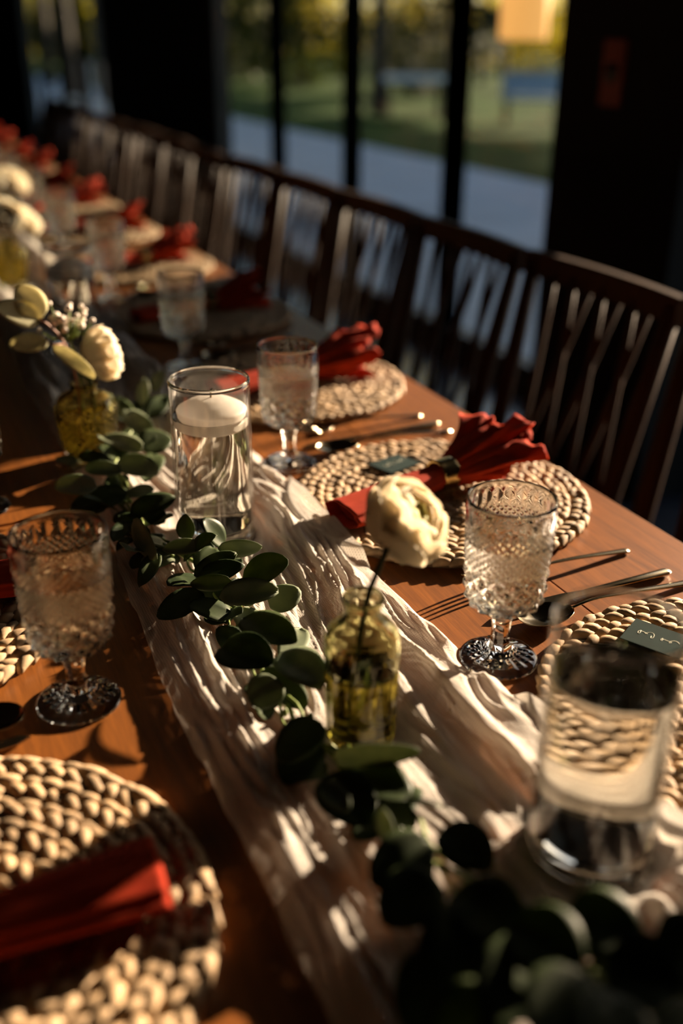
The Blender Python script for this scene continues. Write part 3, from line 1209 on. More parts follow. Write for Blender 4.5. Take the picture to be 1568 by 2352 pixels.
g_out = [(0, 0.0020), (0.024, 0.0018), (0.0325, 0.0004), (0.034, 0.0), (0.0362, 0.0014), (0.0358, 0.0034), (0.0335, 0.0046), (0.026, 0.0070), (0.017, 0.0100), (0.0115, 0.0140), (0.0085, 0.0200), (0.0080, 0.0330),
         (0.0092, 0.0420), (0.0105, 0.0460), (0.0100, 0.0490), (0.0130, 0.0530), (0.0215, 0.0560), (0.0300, 0.0610), (0.0345, 0.0680), (0.0360, 0.0780), (0.0366, 0.1000),
         (0.0370, 0.1030), (0.0378, 0.1220), (0.0384, 0.1420), (0.0388, 0.1580), (0.0388, 0.1630)]
g_in = [(0.0383, 0.1648), (0.0372, 0.1650), (0.0364, 0.1635), (0.0361, 0.1450), (0.0352, 0.1200), (0.0340, 0.0850), (0.0320, 0.0720), (0.0260, 0.0645), (0.0140, 0.0600), (0, 0.0590)]
d_out = dense(g_out, 0.0011)
goblet_mod.__defaults__[0][0] = len(d_out)
gob_me = lathe_me(d_out + dense(g_in, 0.004), 256, goblet_mod, 'goblet_glass')
gob_me.materials.append(M['cut'])
gw = [(0, 0.0588), (0.0142, 0.0598), (0.0262, 0.0643), (0.0322, 0.0718), (0.0342, 0.0850), (0.0354, 0.1200), (0.0357, 0.1290), (0.0352, 0.1284), (0.0330, 0.1280), (0, 0.1280)]
gobw_me = lathe_me(dense(gw, 0.004), 64, None, 'goblet_water')
gobw_me.materials.append(M['water'])


def goblet(x, y, rz, lab, grp=None):
    t = thing('goblet', lab, 'goblet', (x, y, TZ), rz, grp)
    obj('bowl_and_stem', gob_me, None, t)
    obj('water', gobw_me, None, t)
    return t


goblet(0.4595, 0.639, 0.3, 'cut-glass water goblet beside the fork and in front of the ranunculus placemat')
goblet(0.094, 0.732, 0.1, 'misted cut-glass water goblet left of the gauze runner')
goblet(0.4585, 1.148, 0.7, 'sparkling cut-glass water goblet just right of the first candle vase')
goblet(0.455, 1.612, 0.2, 'shaded cut-glass water goblet in front of the dark napkin')
goblet(0.455, 2.166, 0.9, 'cut-glass water goblet just past the second candle vase')
goblet(0.449, 2.664, 0.5, 'far cut-glass water goblet with glinting side')
for y in (3.16, 3.64, 4.12, 4.60, 5.08, 5.56):
    goblet(0.452, y, y, 'small cut-glass water goblet far along the table', 'far goblets')
goblet(0.063, 1.168, 0.4, 'cut-glass water goblet farther back left of the runner')

# ------------------------------------------------------------------ candle vases
wall_me = lathe_me(dense([(0.0432, 0.004), (0.0440, 0.006), (0.0436, 0.1815), (0.0412, 0.1815), (0.0412, 0.006), (0.0432, 0.004)], 0.006), 96, None, 'vase_wall')
wall_me.materials.append(M['thin'])
rim_me = lathe_me([(0.0424 + 0.0015 * math.cos(a), 0.1822 + 0.0026 * math.sin(a)) for a in [2 * math.pi * i / 12 for i in range(13)]], 96, None, 'vase_rim')
rim_me.materials.append(M['glass'])
base_me = lathe_me(dense([(0, 0.0010), (0.030, 0.0008), (0.0415, 0.0), (0.0440, 0.0025), (0.0440, 0.0052), (0.0409, 0.0058), (0.0405, 0.0150), (0.0390, 0.0132), (0.030, 0.0124), (0, 0.0120)], 0.003), 96, None, 'vase_base')
base_me.materials.append(M['glass'])
w_prof = [(0, 0.0124), (0.0300, 0.0128), (0.0390, 0.0136), (0.0408, 0.0160), (0.0408, 0.1440), (0.0400, 0.1428), (0.0385, 0.1424), (0, 0.1424)]
wat_me = lathe_me(dense(w_prof, 0.005), 96, None, 'vase_water')
wat_me.materials.append(M['water'])
c_prof = [(0, 0.0), (0.030, 0.0), (0.0345, 0.0025), (0.0375, 0.0180), (0.0380, 0.0205), (0.0368, 0.0222), (0.034, 0.0240), (0.026, 0.0285), (0.014, 0.0325), (0.004, 0.0335), (0, 0.0335)]
wax_me = lathe_me(dense(c_prof, 0.003), 64, None, 'wax')
wax_me.materials.append(M['wax'])
wick_me = tube_me([(0, 0, 0.030), (0.0005, 0, 0.037), (0.003, 0.001, 0.0425)], 0.0011, 6)
wick_me.materials.append(M['wick'])


def candle_vase(x, y, rz, lab, clab=None):
    t = thing('candle_vase', lab, 'vase', (x, y, TZ + 0.004), rz)
    obj('wall', wall_me, None, t)
    obj('rim', rim_me, None, t)
    obj('base', base_me, None, t)
    obj('water', wat_me, None, t)
    if clab is None:
        return t
    c = thing('floating_candle', clab, 'candle', (x + 0.0012, y, TZ + 0.004 + 0.1290), rz)
    wx = obj('wax', wax_me, None, c)
    obj('wick', wick_me, None, wx)
    return t


candle_vase(0.302, 0.985, 0.4, 'clear glass cylinder vase of water beside the garland, in sharp sunlight', 'white floating candle in the cylinder vase beside the garland')
candle_vase(0.388, 0.411, 1.1, 'tall clear glass cylinder vase of water in front of the green name card')
candle_vase(0.305, 1.78, 2.0, 'clear glass cylinder vase behind the eucalyptus sprig', 'white floating candle in the vase behind the eucalyptus sprig')

# ------------------------------------------------------------------ bud vases
BV = Vector((0.294, 0.589, TZ + 0.003))


def bud_mod(t, r, z, i):
    if i >= bud_mod.n or r < 0.012:
        return r, z
    if 0.006 < z < 0.070:       # arched panels
        q = min(1, (z - 0.006) / 0.006) * min(1, (0.070 - z) / 0.010)
        return r - 0.0020 * q * (1 - abs(math.sin(t * 4)) ** 0.7), z
    return r, z


b_out = [(0, 0.0), (0.0255, 0.0), (0.0280, 0.002), (0.0285, 0.006), (0.0295, 0.060), (0.0302, 0.084), (0.0300, 0.093), (0.0280, 0.100), (0.0230, 0.106), (0.0165, 0.110), (0.0142, 0.114), (0.0140, 0.122), (0.0165, 0.1265), (0.0172, 0.129)]
b_in = [(0.0160, 0.1308), (0.0135, 0.1305), (0.0118, 0.1275), (0.0115, 0.113), (0.0150, 0.1065), (0.0225, 0.1010), (0.0262, 0.095), (0.0275, 0.084), (0.0268, 0.060), (0.0255, 0.012), (0.0235, 0.0085), (0, 0.0080)]
db = dense(b_out, 0.002)
bud_mod.n = len(db)
bud_me = lathe_me(db + dense(b_in, 0.004), 96, bud_mod, 'bottle')
bud_me.materials.append(M['bottle'])
bw = [(0, 0.0078), (0.0237, 0.0083), (0.0257, 0.012), (0.0270, 0.060), (0.0272, 0.068), (0.0264, 0.0672), (0, 0.0670)]
budw_me = lathe_me(dense(bw, 0.004), 64, None, 'bottle_water')
budw_me.materials.append(M['water_g'])
t = thing('bud_vase', 'small tinted glass bottle vase holding the white ranunculus', 'vase', BV)
obj('bottle', bud_me, None, t)
obj('water', budw_me, None, t)


def hob_mod(t, r, z, i):
    if i >= hob_mod.n or r < 0.02:
        return r, z
    if 0.007 < z < 0.077:
        u, v = t * 20 / (2 * math.pi), (z - 0.007) / 0.0095
        q = min(1, (z - 0.007) / 0.003) * min(1, (0.077 - z) / 0.003)
        return r + 0.0032 * q * (min(tri(u + v), tri(u - v)) - 0.3), z
    return r, z


h_out = [(0, 0.0), (0.028, 0.0), (0.030, 0.003), (0.0335, 0.020), (0.0385, 0.055), (0.0405, 0.075), (0.0395, 0.085), (0.0350, 0.094), (0.0250, 0.100), (0.0180, 0.103), (0.0175, 0.110), (0.0195, 0.114)]
h_in = [(0.0185, 0.1158), (0.0165, 0.115), (0.0150, 0.109), (0.0155, 0.101), (0.0230, 0.0965), (0.0330, 0.0905), (0.0368, 0.083), (0.0375, 0.074), (0.0355, 0.055), (0.0305, 0.020), (0.0270, 0.009), (0, 0.0080)]
h_out = [(r, z * 0.90) for r, z in h_out]
h_in = [(r, z * 0.90) for r, z in h_in]
dh = dense(h_out, 0.0016)
hob_mod.n = len(dh)
hob_me = lathe_me(dh + dense(h_in, 0.004), 200, hob_mod, 'hobnail_bottle')
hob_me.materials.append(M['bottle2'])
hw_ = [(0, 0.0078), (0.0272, 0.0088), (0.0307, 0.020), (0.0357, 0.055), (0.0372, 0.066), (0.0362, 0.0652), (0, 0.0650)]
hobw_me = lathe_me(dense([(r, z * 0.90) for r, z in hw_], 0.004), 64, None, 'hobnail_water')
hobw_me.materials.append(M['water_g'])
HV = Vector((0.221, 1.275, TZ + 0.003))


def hob_vase(loc, lab):
    t = thing('bud_vase', lab, 'vase', loc)
    obj('bottle', hob_me, None, t)
    obj('water', hobw_me, None, t)
    return t


hob_vase(HV, 'yellow tinted cut-glass vase holding the eucalyptus sprig')

# ------------------------------------------------------------------ flowers


def petal_me(R, az, phi0, phi1, half, seed, tilt=0.03, n=11, m=10):
    """a cupped petal wrapped round the bloom's axis (+z); phi measured from the top"""
    r = random.Random(seed)
    ph = r.uniform(0, 6.28)
    vs_, fs = [], []
    for j in range(m):
        t = j / (m - 1)
        for i in range(n):
            s = -1 + 2 * i / (n - 1)
            end = phi1 + (phi0 - phi1) * 0.30 * abs(s) ** 2.6
            phi = phi0 + (end - phi0) * t
            wdt = half * (0.35 + 0.65 * math.sin(min(1, t * 1.25) * math.pi / 2))
            a = az + s * wdt
            rr = R * (1 + 0.015 * math.sin(4 * s + ph) * t + 0.10 * t ** 4 + 0.03 * (1 - s * s) * t + tilt * s)
            rr += 0.0006 * t * t * math.sin(9 * s + ph)
            vs_.append((rr * math.sin(phi) * math.cos(a), rr * math.sin(phi) * math.sin(a), rr * math.cos(phi) * 0.86))
    for j in range(m - 1):
        for i in range(n - 1):
            k = j * n + i
            fs.append((k, k + 1, k + n + 1, k + n))
    return mesh('petal', vs_, fs)


def make_ranunculus(name, lab, cat, R=0.032, grp=None, seed=1, lay=None):
    """bloom centred at the origin, opening along local +z; stem added by the caller"""
    t = thing(name, lab, cat, group=grp)
    r = random.Random(seed)
    layers = lay or [(0.30, 8, 3, 1.3, 'petal_in'), (0.42, 14, 3, 1.25, 'petal_in'), (0.54, 20, 4, 1.1, 'petal_in'), (0.66, 27, 4, 1.05, 'petal'), (0.77, 35, 5, 0.95, 'petal'), (0.88, 44, 5, 0.9, 'petal'), (0.97, 56, 5, 0.85, 'petal'), (1.06, 74, 5, 0.72, 'petal')]
    for li, (f, ph, cnt, half, m) in enumerate(layers):
        for k in range(cnt):
            az = 2 * math.pi * k / cnt + li * 0.7 + r.uniform(-0.1, 0.1)
            me = petal_me(R * f * r.uniform(0.97, 1.03), az, math.radians(168), math.radians(ph + r.uniform(-4, 6)), half, r.random())
            o = obj('petal', me, m, t)
            md = o.modifiers.new('thick', 'SOLIDIFY')
            md.thickness = 0.0005
    return t


def aim(o, d):
    o.rotation_euler = Vector(d).to_track_quat('Z', 'Y').to_euler()


# the ranunculus that leans out of the bud vase
FC = un(934, 1194, 0.926)
f1 = make_ranunculus('ranunculus', 'cream white ranunculus leaning out of the small bottle vase', 'flower', 0.0325)
f1.location = FC
fd = Vector(R2 * 0.62 + U2 * 0.48 - FW * 0.52).normalized()
aim(f1, fd)
inv = f1.rotation_euler.to_matrix().transposed()
stem_pts = [BV + Vector((-0.012, -0.004, 0.012)), BV + Vector((-0.006, -0.002, 0.07)), BV + Vector((0.003, 0.0, 0.125)), un(872, 1300, 0.905), un(888, 1258, 0.915), FC - fd * 0.026]
obj('stem', tube_me([inv @ (p - FC) for p in smooth_path(stem_pts, 6)], 0.0024, 8), 'stem_dark', f1)
# loose reflexed petals behind the bloom
for k, (az, ph) in enumerate(((2.2, 100), (2.9, 112), (3.6, 104))):
    me = petal_me(0.033, az, math.radians(165), math.radians(ph), 0.36, k + 50)
    o = obj('petal', me, 'petal', f1)
    o.modifiers.new('thick', 'SOLIDIFY').thickness = 0.0005

# second bloom with eucalyptus and tiny blossoms in the yellow vase
lay2 = [(0.5, 12, 6, 0.9, 'petal'), (0.7, 24, 8, 0.7, 'petal'), (0.86, 38, 10, 0.55, 'petal'), (1.0, 54, 12, 0.45, 'petal'), (1.1, 70, 13, 0.4, 'petal')]
FC2 = at_y(236, 811, 1.300)
f2 = make_ranunculus('white_bloom', 'round frilled white bloom facing away in the yellow tinted vase', 'flower', 0.030, seed=4, lay=lay2)
f2.location = FC2
fd2 = Vector(R2 * 0.85 + U2 * 0.30 + FW * 0.40).normalized()
aim(f2, fd2)
inv = f2.rotation_euler.to_matrix().transposed()
sp_ = [HV + Vector((0.012, 0.004, 0.015)), HV + Vector((0.009, 0.003, 0.100)), FC2 - fd2 * 0.034 - Vector((0, 0, 0.018)), FC2 - fd2 * 0.024]
obj('stem', tube_me([inv @ (p - FC2) for p in smooth_path(sp_, 6)], 0.0022, 8), 'stem_dark', f2)


def leaf_verts(base, tip, width, roll=0.0, fold=0.18, curl=0.12, n=7, m=13, shape=0.88, seed=0, nrm=None):
    """a rounded leaf from base to tip"""
    base, tip = Vector(base), Vector(tip)
    ax = tip - base
    L = ax.length
    ax = ax.normalized()
    if nrm is None:
        toc = (CAM - (base + tip) / 2).normalized()
        nrm = Vector((0, 0, 1)) * 0.55 + toc * 0.45
    nrm = (nrm - ax * nrm.dot(ax)).normalized()
    sd = ax.cross(nrm).normalized()
    q = Matrix.Rotation(roll, 3, ax)
    nrm, sd = q @ nrm, q @ sd
    r = random.Random(seed)
    wob = r.uniform(-1, 1)
    vs_, fs = [], []
    for j in range(m):
        t = j / (m - 1)
        w = max(0.0, math.sin(math.pi * t ** shape)) ** 0.5 if 0 < t < 1 else 0.0
        w = max(w, 0.04 if j == 0 else 0.16)
        for i in range(n):
            s = -1 + 2 * i / (n - 1)
            x = s * w * width / 2
            h = fold * abs(x) - curl * L * (t - 0.35) ** 2 + 0.05 * L * wob * s * t * t + 0.012 * L * math.sin(6 * t + 2 * s + seed)
            vs_.append(base + ax * (t * L) + sd * x + nrm * h)
    for j in range(m - 1):
        for i in range(n - 1):
            k = j * n + i
            fs.append((k, k + 1, k + n + 1, k + n))
    return vs_, fs


def leaf(parent, base, tip, width, m='leaf_dark', **kw):
    org = parent.location
    v, f = leaf_verts(base, tip, width, **kw)
    if parent.name.startswith('eucalyptus_garland'):
        v = settle(v)
    o = obj('leaf', mesh('leaf', [p - org for p in v], f), m, parent)
    o.modifiers.new('thick', 'SOLIDIFY').thickness = 0.0004
    return o


def px_leaf(parent, b, t_, wpx, m='leaf_dark', hb=0.02, ht=0.025, **kw):
    """leaf between two picture points, at heights above the table top"""
    hb, ht = hb * 1.25 + 0.007, ht * 1.25 + 0.007
    B, T = un(b[0], b[1], TZ + hb), un(t_[0], t_[1], TZ + ht)
    d = ((B + T) / 2 - CAM).dot(FW)
    return leaf(parent, B, T, wpx * d / F_PX, m, **kw)


# eucalyptus sprig in the yellow vase
es = thing('eucalyptus_sprig', 'sprig of pale round eucalyptus leaves on a reddish stem', 'foliage', HV + Vector((0, 0, 0.03)))
st = [HV + Vector((-0.012, -0.004, 0.02)), HV + Vector((-0.009, -0.003, 0.102)), at_y(148, 790, 1.272), at_y(112, 748, 1.27), at_y(92, 735, 1.268)]
obj('stem', tube_me([p - es.location for p in smooth_path(st, 6)], 0.0018, 6), 'stem_red', es)
for b, t_, w, dy, sd in (((94, 736), (-6, 700), 62, -0.01, 1), ((98, 730), (40, 658), 74, 0.004, 7), ((112, 786), (20, 788), 46, 0.0, 2), ((122, 794), (218, 864), 36, -0.046, 3)):
    B, T = at_y(b[0], b[1], 1.27 if sd != 3 else 1.262), at_y(t_[0], t_[1], 1.27 + dy)
    leaf(es, B, T, w * (B - CAM).dot(FW) / F_PX, 'leaf_pale', fold=0.08, seed=sd, nrm=(CAM - B).normalized() + Vector((0.15, 0, 0.25)))
obj('twig', tube_me([at_y(148, 790, 1.272) - es.location, at_y(122, 793, 1.263) - es.location, at_y(110, 786, 1.27) - es.location], 0.0012, 6), 'stem_red', es)

bb = thing('babys_breath', 'spray of tiny cream blossoms beside the eucalyptus sprig', 'flower', HV + Vector((0, 0, 0.03)))
bl_me = lathe_me([(0, -0.0038), (0.0026, -0.0028), (0.0038, 0), (0.0030, 0.0026), (0.0012, 0.0034), (0, 0.0032)], 10)
bl_me.materials.append(M['bloom'])
for k, (x, y, s) in enumerate(((113, 697, .9), (128, 725, 1.5), (140, 733, 1.6), (150, 745, 1.5), (118, 730, 1.2), (157, 708, 1.3), (160, 700, .9), (186, 703, .9), (176, 725, .9), (192, 722, 1.1), (190, 735, 1.0),
                               (212, 736, 1.0), (186, 748, 1.4), (155, 733, 1.2), (148, 758, 1.1), (168, 736, 0.9), (195, 712, 0.8), (125, 740, 1.3), (90, 758, 0.8), (178, 738, 1.2))):
    p = at_y(x, y, 1.292 + 0.010 * math.sin(k * 2.1))
    o = obj('blossom', bl_me, None, bb, p - bb.location)
    o.scale = (s, s, s * 0.9)
    hub = at_y(160, 782, 1.285)
    mid = (p * 0.6 + hub * 0.4) + Vector((0, 0, -0.006))
    obj('stalk', tube_me([hub - bb.location, mid - bb.location, p - bb.location], [0.0010, 0.0008, 0.0006], 5), 'stem', bb)
obj('stem', tube_me([p - bb.location for p in smooth_path([HV + Vector((-0.004, 0.012, 0.02)), HV + Vector((-0.002, 0.009, 0.102)), at_y(170, 812, 1.285), at_y(160, 782, 1.285)], 5)], 0.0014, 6), 'stem', bb)

# far arrangements along the middle
far = [(0.275, 2.36, 'hobnail vase of white blooms past the second candle vase'), (0.36, 3.05, 'vase of drooping white blooms far along the table'), (0.25, 3.6, 'small vase of white blooms near the far napkins')]
for i, (x, y, lab) in enumerate(far):
    hob_vase((x, y, TZ + 0.003), 'yellow tinted ' + lab)
    rr = random.Random(i + 3)
    for k in range(4):
        a = k * 1.6 + i
        c = Vector((x + 0.05 * math.cos(a), y + 0.05 * math.sin(a), TZ + 0.155 + 0.02 * rr.uniform(-1, 1)))
        fl = dup(f2, c, None, 'white frilled bloom in a %s' % lab, 'blooms in vase %s' % 'abc'[i])
        d = Vector((math.cos(a), math.sin(a), 0.8))
        aim(fl, d)
        for ch in list(fl.children):
            if ch.name.startswith('stem'):
                bpy.data.objects.remove(ch)
        dn = d.normalized()
        iv = fl.rotation_euler.to_matrix().transposed()
        ca, sa = math.cos(a), math.sin(a)
        mouth, foot = Vector((x + 0.008 * ca, y + 0.008 * sa, TZ + 0.104)), Vector((x + 0.014 * ca, y + 0.014 * sa, TZ + 0.022))
        obj('stem', tube_me([iv @ (q - c) for q in smooth_path([foot, mouth, c - dn * 0.036, c - dn * 0.022], 4)], 0.002, 6), 'stem_dark', fl)

# ------------------------------------------------------------------ gauze runner
rng = np.random.default_rng(5)


def vnoise(x, y, seed=0):
    """smooth value noise on arrays"""
    def h(ix, iy):
        n = np.sin(ix * 127.1 + iy * 311.7 + seed * 74.7) * 43758.5453
        return n - np.floor(n)
    ix, iy = np.floor(x), np.floor(y)
    fx, fy = x - ix, y - iy
    fx, fy = fx * fx * (3 - 2 * fx), fy * fy * (3 - 2 * fy)
    a, b, c, d = h(ix, iy), h(ix + 1, iy), h(ix, iy + 1), h(ix + 1, iy + 1)
    return (a * (1 - fx) + b * fx) * (1 - fy) + (c * (1 - fx) + d * fx) * fy


yy = np.concatenate([np.arange(-0.05, 1.7, 0.0032), np.arange(1.7, 6.6, 0.012)])
nu = 150
u = np.linspace(0, 1, nu)
Ug, Yg = np.meshgrid(u, yy)
xl = np.interp(yy, [-0.1, 0.30, 0.48, 0.68, 0.85, 1.07, 1.48, 2.0, 7], [0.150, 0.160, 0.170, 0.163, 0.175, 0.188, 0.188, 0.20, 0.20])
xr = np.interp(yy, [-0.1, 0.30, 0.545, 0.81, 1.0, 1.19, 1.6, 2.0, 7], [0.50, 0.47, 0.440, 0.428, 0.432, 0.428, 0.41, 0.41, 0.41])
xl = xl + 0.006 * (vnoise(yy * 9, yy * 0 + 3) - 0.5) + 0.004 * (vnoise(yy * 40, yy * 0 + 5) - 0.5)
xr = xr + 0.008 * (vnoise(yy * 8, yy * 0 + 9) - 0.5) + 0.005 * (vnoise(yy * 33, yy * 0 + 1) - 0.5)
for gx_, gy_ in ((0.4595, 0.639), (0.4585, 1.148), (0.455, 1.612), (0.455, 2.166), (0.449, 2.664)):
    inside = np.clip(0.0378 ** 2 - (yy - gy_) ** 2, 0, None)
    xr = np.where(inside > 0, np.minimum(xr, gx_ - np.sqrt(inside) - 0.0008), xr)
Xg = xl[:, None] + (xr - xl)[:, None] * Ug
warp = 0.05 * (vnoise(Xg * 6, Yg * 3, 2) - 0.5) + 0.012 * (vnoise(Xg * 20, Yg * 11, 4) - 0.5)
XW = Xg + warp
fold1 = 1 - np.abs(2 * vnoise(XW * 42, Yg * 2.6, 1) - 1)
fold2 = 1 - np.abs(2 * vnoise(XW * 95, Yg * 7.0, 8) - 1)
fold3 = vnoise(XW * 210, Yg * 26, 6)
bandR = np.exp(-((Ug - 0.83) / 0.15) ** 2)
bandL = np.exp(-((Ug - 0.13) / 0.13) ** 2)
bandM = np.exp(-((Ug - 0.42) / 0.08) ** 2) * vnoise(Yg * 3.5, Ug * 0, 12)
amp = 0.34 + 0.55 * bandR + 0.55 * bandL + 0.4 * bandM
fold4 = 1 - np.abs(2 * vnoise(XW * 150 + 3 * vnoise(Xg * 25, Yg * 12, 3), Yg * 15.0, 15) - 1)
Zg = TZ + 0.0016 + amp * (0.0115 * fold1 ** 1.6 + 0.0085 * fold2 ** 1.8 + 0.0052 * fold4 ** 2.0 + 0.0016 * fold3) + 0.004 * bandR + 0.003 * bandL
edge = np.minimum(Ug, 1 - Ug)
Zg = TZ + 0.0014 + (Zg - TZ - 0.0014) * np.clip(edge / 0.05, 0, 1) ** 0.6
FEET = [(0.302, 0.985, 0.0445), (0.388, 0.411, 0.0445), (0.305, 1.78, 0.0445), (BV.x, BV.y, 0.030), (HV.x, HV.y, 0.0345)] + [(q[0], q[1], 0.0345) for q in far]
for fx, fy, fr in FEET:
    d = np.hypot(Xg - fx, Yg - fy)
    k_ = np.clip((d - fr - 0.004) / 0.022, 0, 1)
    k_ = k_ * k_ * (3 - 2 * k_)
    Zg = TZ + 0.0012 + (Zg - TZ - 0.0012) * (k_ * 0.97 + 0.03)
for i, my in enumerate(MATS_R):
    d = np.hypot(Xg - (0.609 if i == 0 else 0.585), Yg - my)
    k_ = np.clip((MAT_R + 0.026 - d) / 0.018, 0, 1)
    k_ = k_ * k_ * (3 - 2 * k_)
    for fx, fy, fr in FEET:
        k_ = k_ * np.clip((np.hypot(Xg - fx, Yg - fy) - fr - 0.001) / 0.007, 0, 1)
    lift = TZ + 0.0178 * k_
    Zg = np.where(k_ > 0, np.maximum(Zg, lift + 0.0009 * fold2 * k_), Zg)
dens = 0.60 + 0.36 * bandR + 0.26 * bandL + 0.15 * bandM + 0.30 * (fold1 - 0.5) + 0.22 * (fold2 - 0.5) + 0.2 * (fold4 - 0.5)
dens = np.clip(dens, 0.25, 1.05)
nyr = len(yy)
ROOT = Vector((0.3, 0.9, TZ))
vv = np.stack([Xg - ROOT.x, Yg - ROOT.y, Zg - ROOT.z], -1).reshape(-1, 3)
idx = np.arange(nyr * nu).reshape(nyr, nu)
ff = np.stack([idx[:-1, :-1], idx[:-1, 1:], idx[1:, 1:], idx[1:, :-1]], -1).reshape(-1, 4)
me = mesh('runner', vv.tolist(), ff.tolist())
at_ = me.attributes.new('layering', 'FLOAT', 'POINT')
at_.data.foreach_set('value', dens.ravel().astype(np.float32))
runner = tag(obj('table_runner', me, 'gauze', None, ROOT), 'crinkled cream gauze table runner down the middle of the tables', 'table runner')

# ------------------------------------------------------------------ garland


def cloth_z(x, y):
    """top of the runner (or the bare table) at a point"""
    i = int(np.searchsorted(yy, y))
    best = TZ
    for a_ in range(max(0, i - 2), min(len(yy), i + 2)):
        w_ = (x - xl[a_]) / (xr[a_] - xl[a_])
        if -0.01 <= w_ <= 1.01:
            j = int(round(w_ * (nu - 1)))
            best = max(best, float(Zg[a_, max(0, j - 1):j + 2].max()))
    return best


VASES = [(0.302, 0.985, 0.0448, TZ + 0.192), (0.388, 0.411, 0.0448, TZ + 0.192), (BV.x, BV.y, 0.0310, TZ + 0.135), (HV.x, HV.y, 0.0435, TZ + 0.092)]


def settle(vs_):
    """move a leaf clear of the vases and lay it on the cloth"""
    vs_ = [v.copy() for v in vs_]
    for vx, vy, vr, vz in VASES:
        for _ in range(40):
            near = [v for v in vs_ if v.z < vz and math.hypot(v.x - vx, v.y - vy) < vr + 0.0012]
            if not near:
                break
            c = sum(vs_, Vector()) / len(vs_)
            o_ = Vector((c.x - vx, c.y - vy, 0))
            o_ = o_.normalized() if o_.length > 1e-4 else Vector((-1, 0, 0))
            for v in vs_:
                v += o_ * 0.002
    for v in vs_:
        v.z = max(v.z, max(cloth_z(v.x + ex, v.y + ey) for ex, ey in ((0, 0), (0.003, 0), (-0.003, 0), (0, 0.004), (0, -0.004))) + 0.0009)
    return vs_


gl = thing('eucalyptus_garland', 'garland of round green eucalyptus leaves trailing along the gauze runner', 'garland', (0.3, 0.9, TZ))
path = [un(1560, 2330, TZ + 0.03), un(1250, 2170, TZ + 0.03), un(1010, 1990, TZ + 0.03), un(880, 1830, TZ + 0.02), un(700, 1690, TZ + 0.016), un(610, 1560, TZ + 0.014), un(545, 1440, TZ + 0.014),
        un(500, 1350, TZ + 0.016), un(430, 1285, TZ + 0.018), un(340, 1250, TZ + 0.016), un(290, 1170, TZ + 0.016), un(270, 1080, TZ + 0.016), un(290, 1000, TZ + 0.016), un(330, 930, TZ + 0.016)]
sp2 = smooth_path(path, 8)
for off, rr in ((Vector((0, 0, 0)), 0.0022), (Vector((0.006, 0.003, 0.003)), 0.0016), (Vector((-0.005, 0.002, 0.001)), 0.0014)):
    pts = []
    for i, p in enumerate(sp2):
        q = p + off + Vector((0.004 * math.sin(i * 0.9 + rr * 9000), 0, 0.003 * math.sin(i * 0.7 + rr * 5000)))
        for vx, vy, vr, vz in VASES:
            o_ = Vector((q.x - vx, q.y - vy, 0))
            if o_.length < vr + rr + 0.0015:
                q += o_.normalized() * (vr + rr + 0.0015 - o_.length)
        pts.append(q)
    lift = [max(cloth_z(q.x + ex, q.y + ey) for ex in (-0.004, 0, 0.004) for ey in (-0.006, -0.003, 0, 0.003, 0.006)) + rr + 0.0008 for q in pts]
    for i, q in enumerate(pts):
        q.z = max(q.z, max(lift[max(0, i - 1):i + 2]))
    obj('stem', tube_me([q - gl.location for q in pts], rr, 7), 'stem', gl)

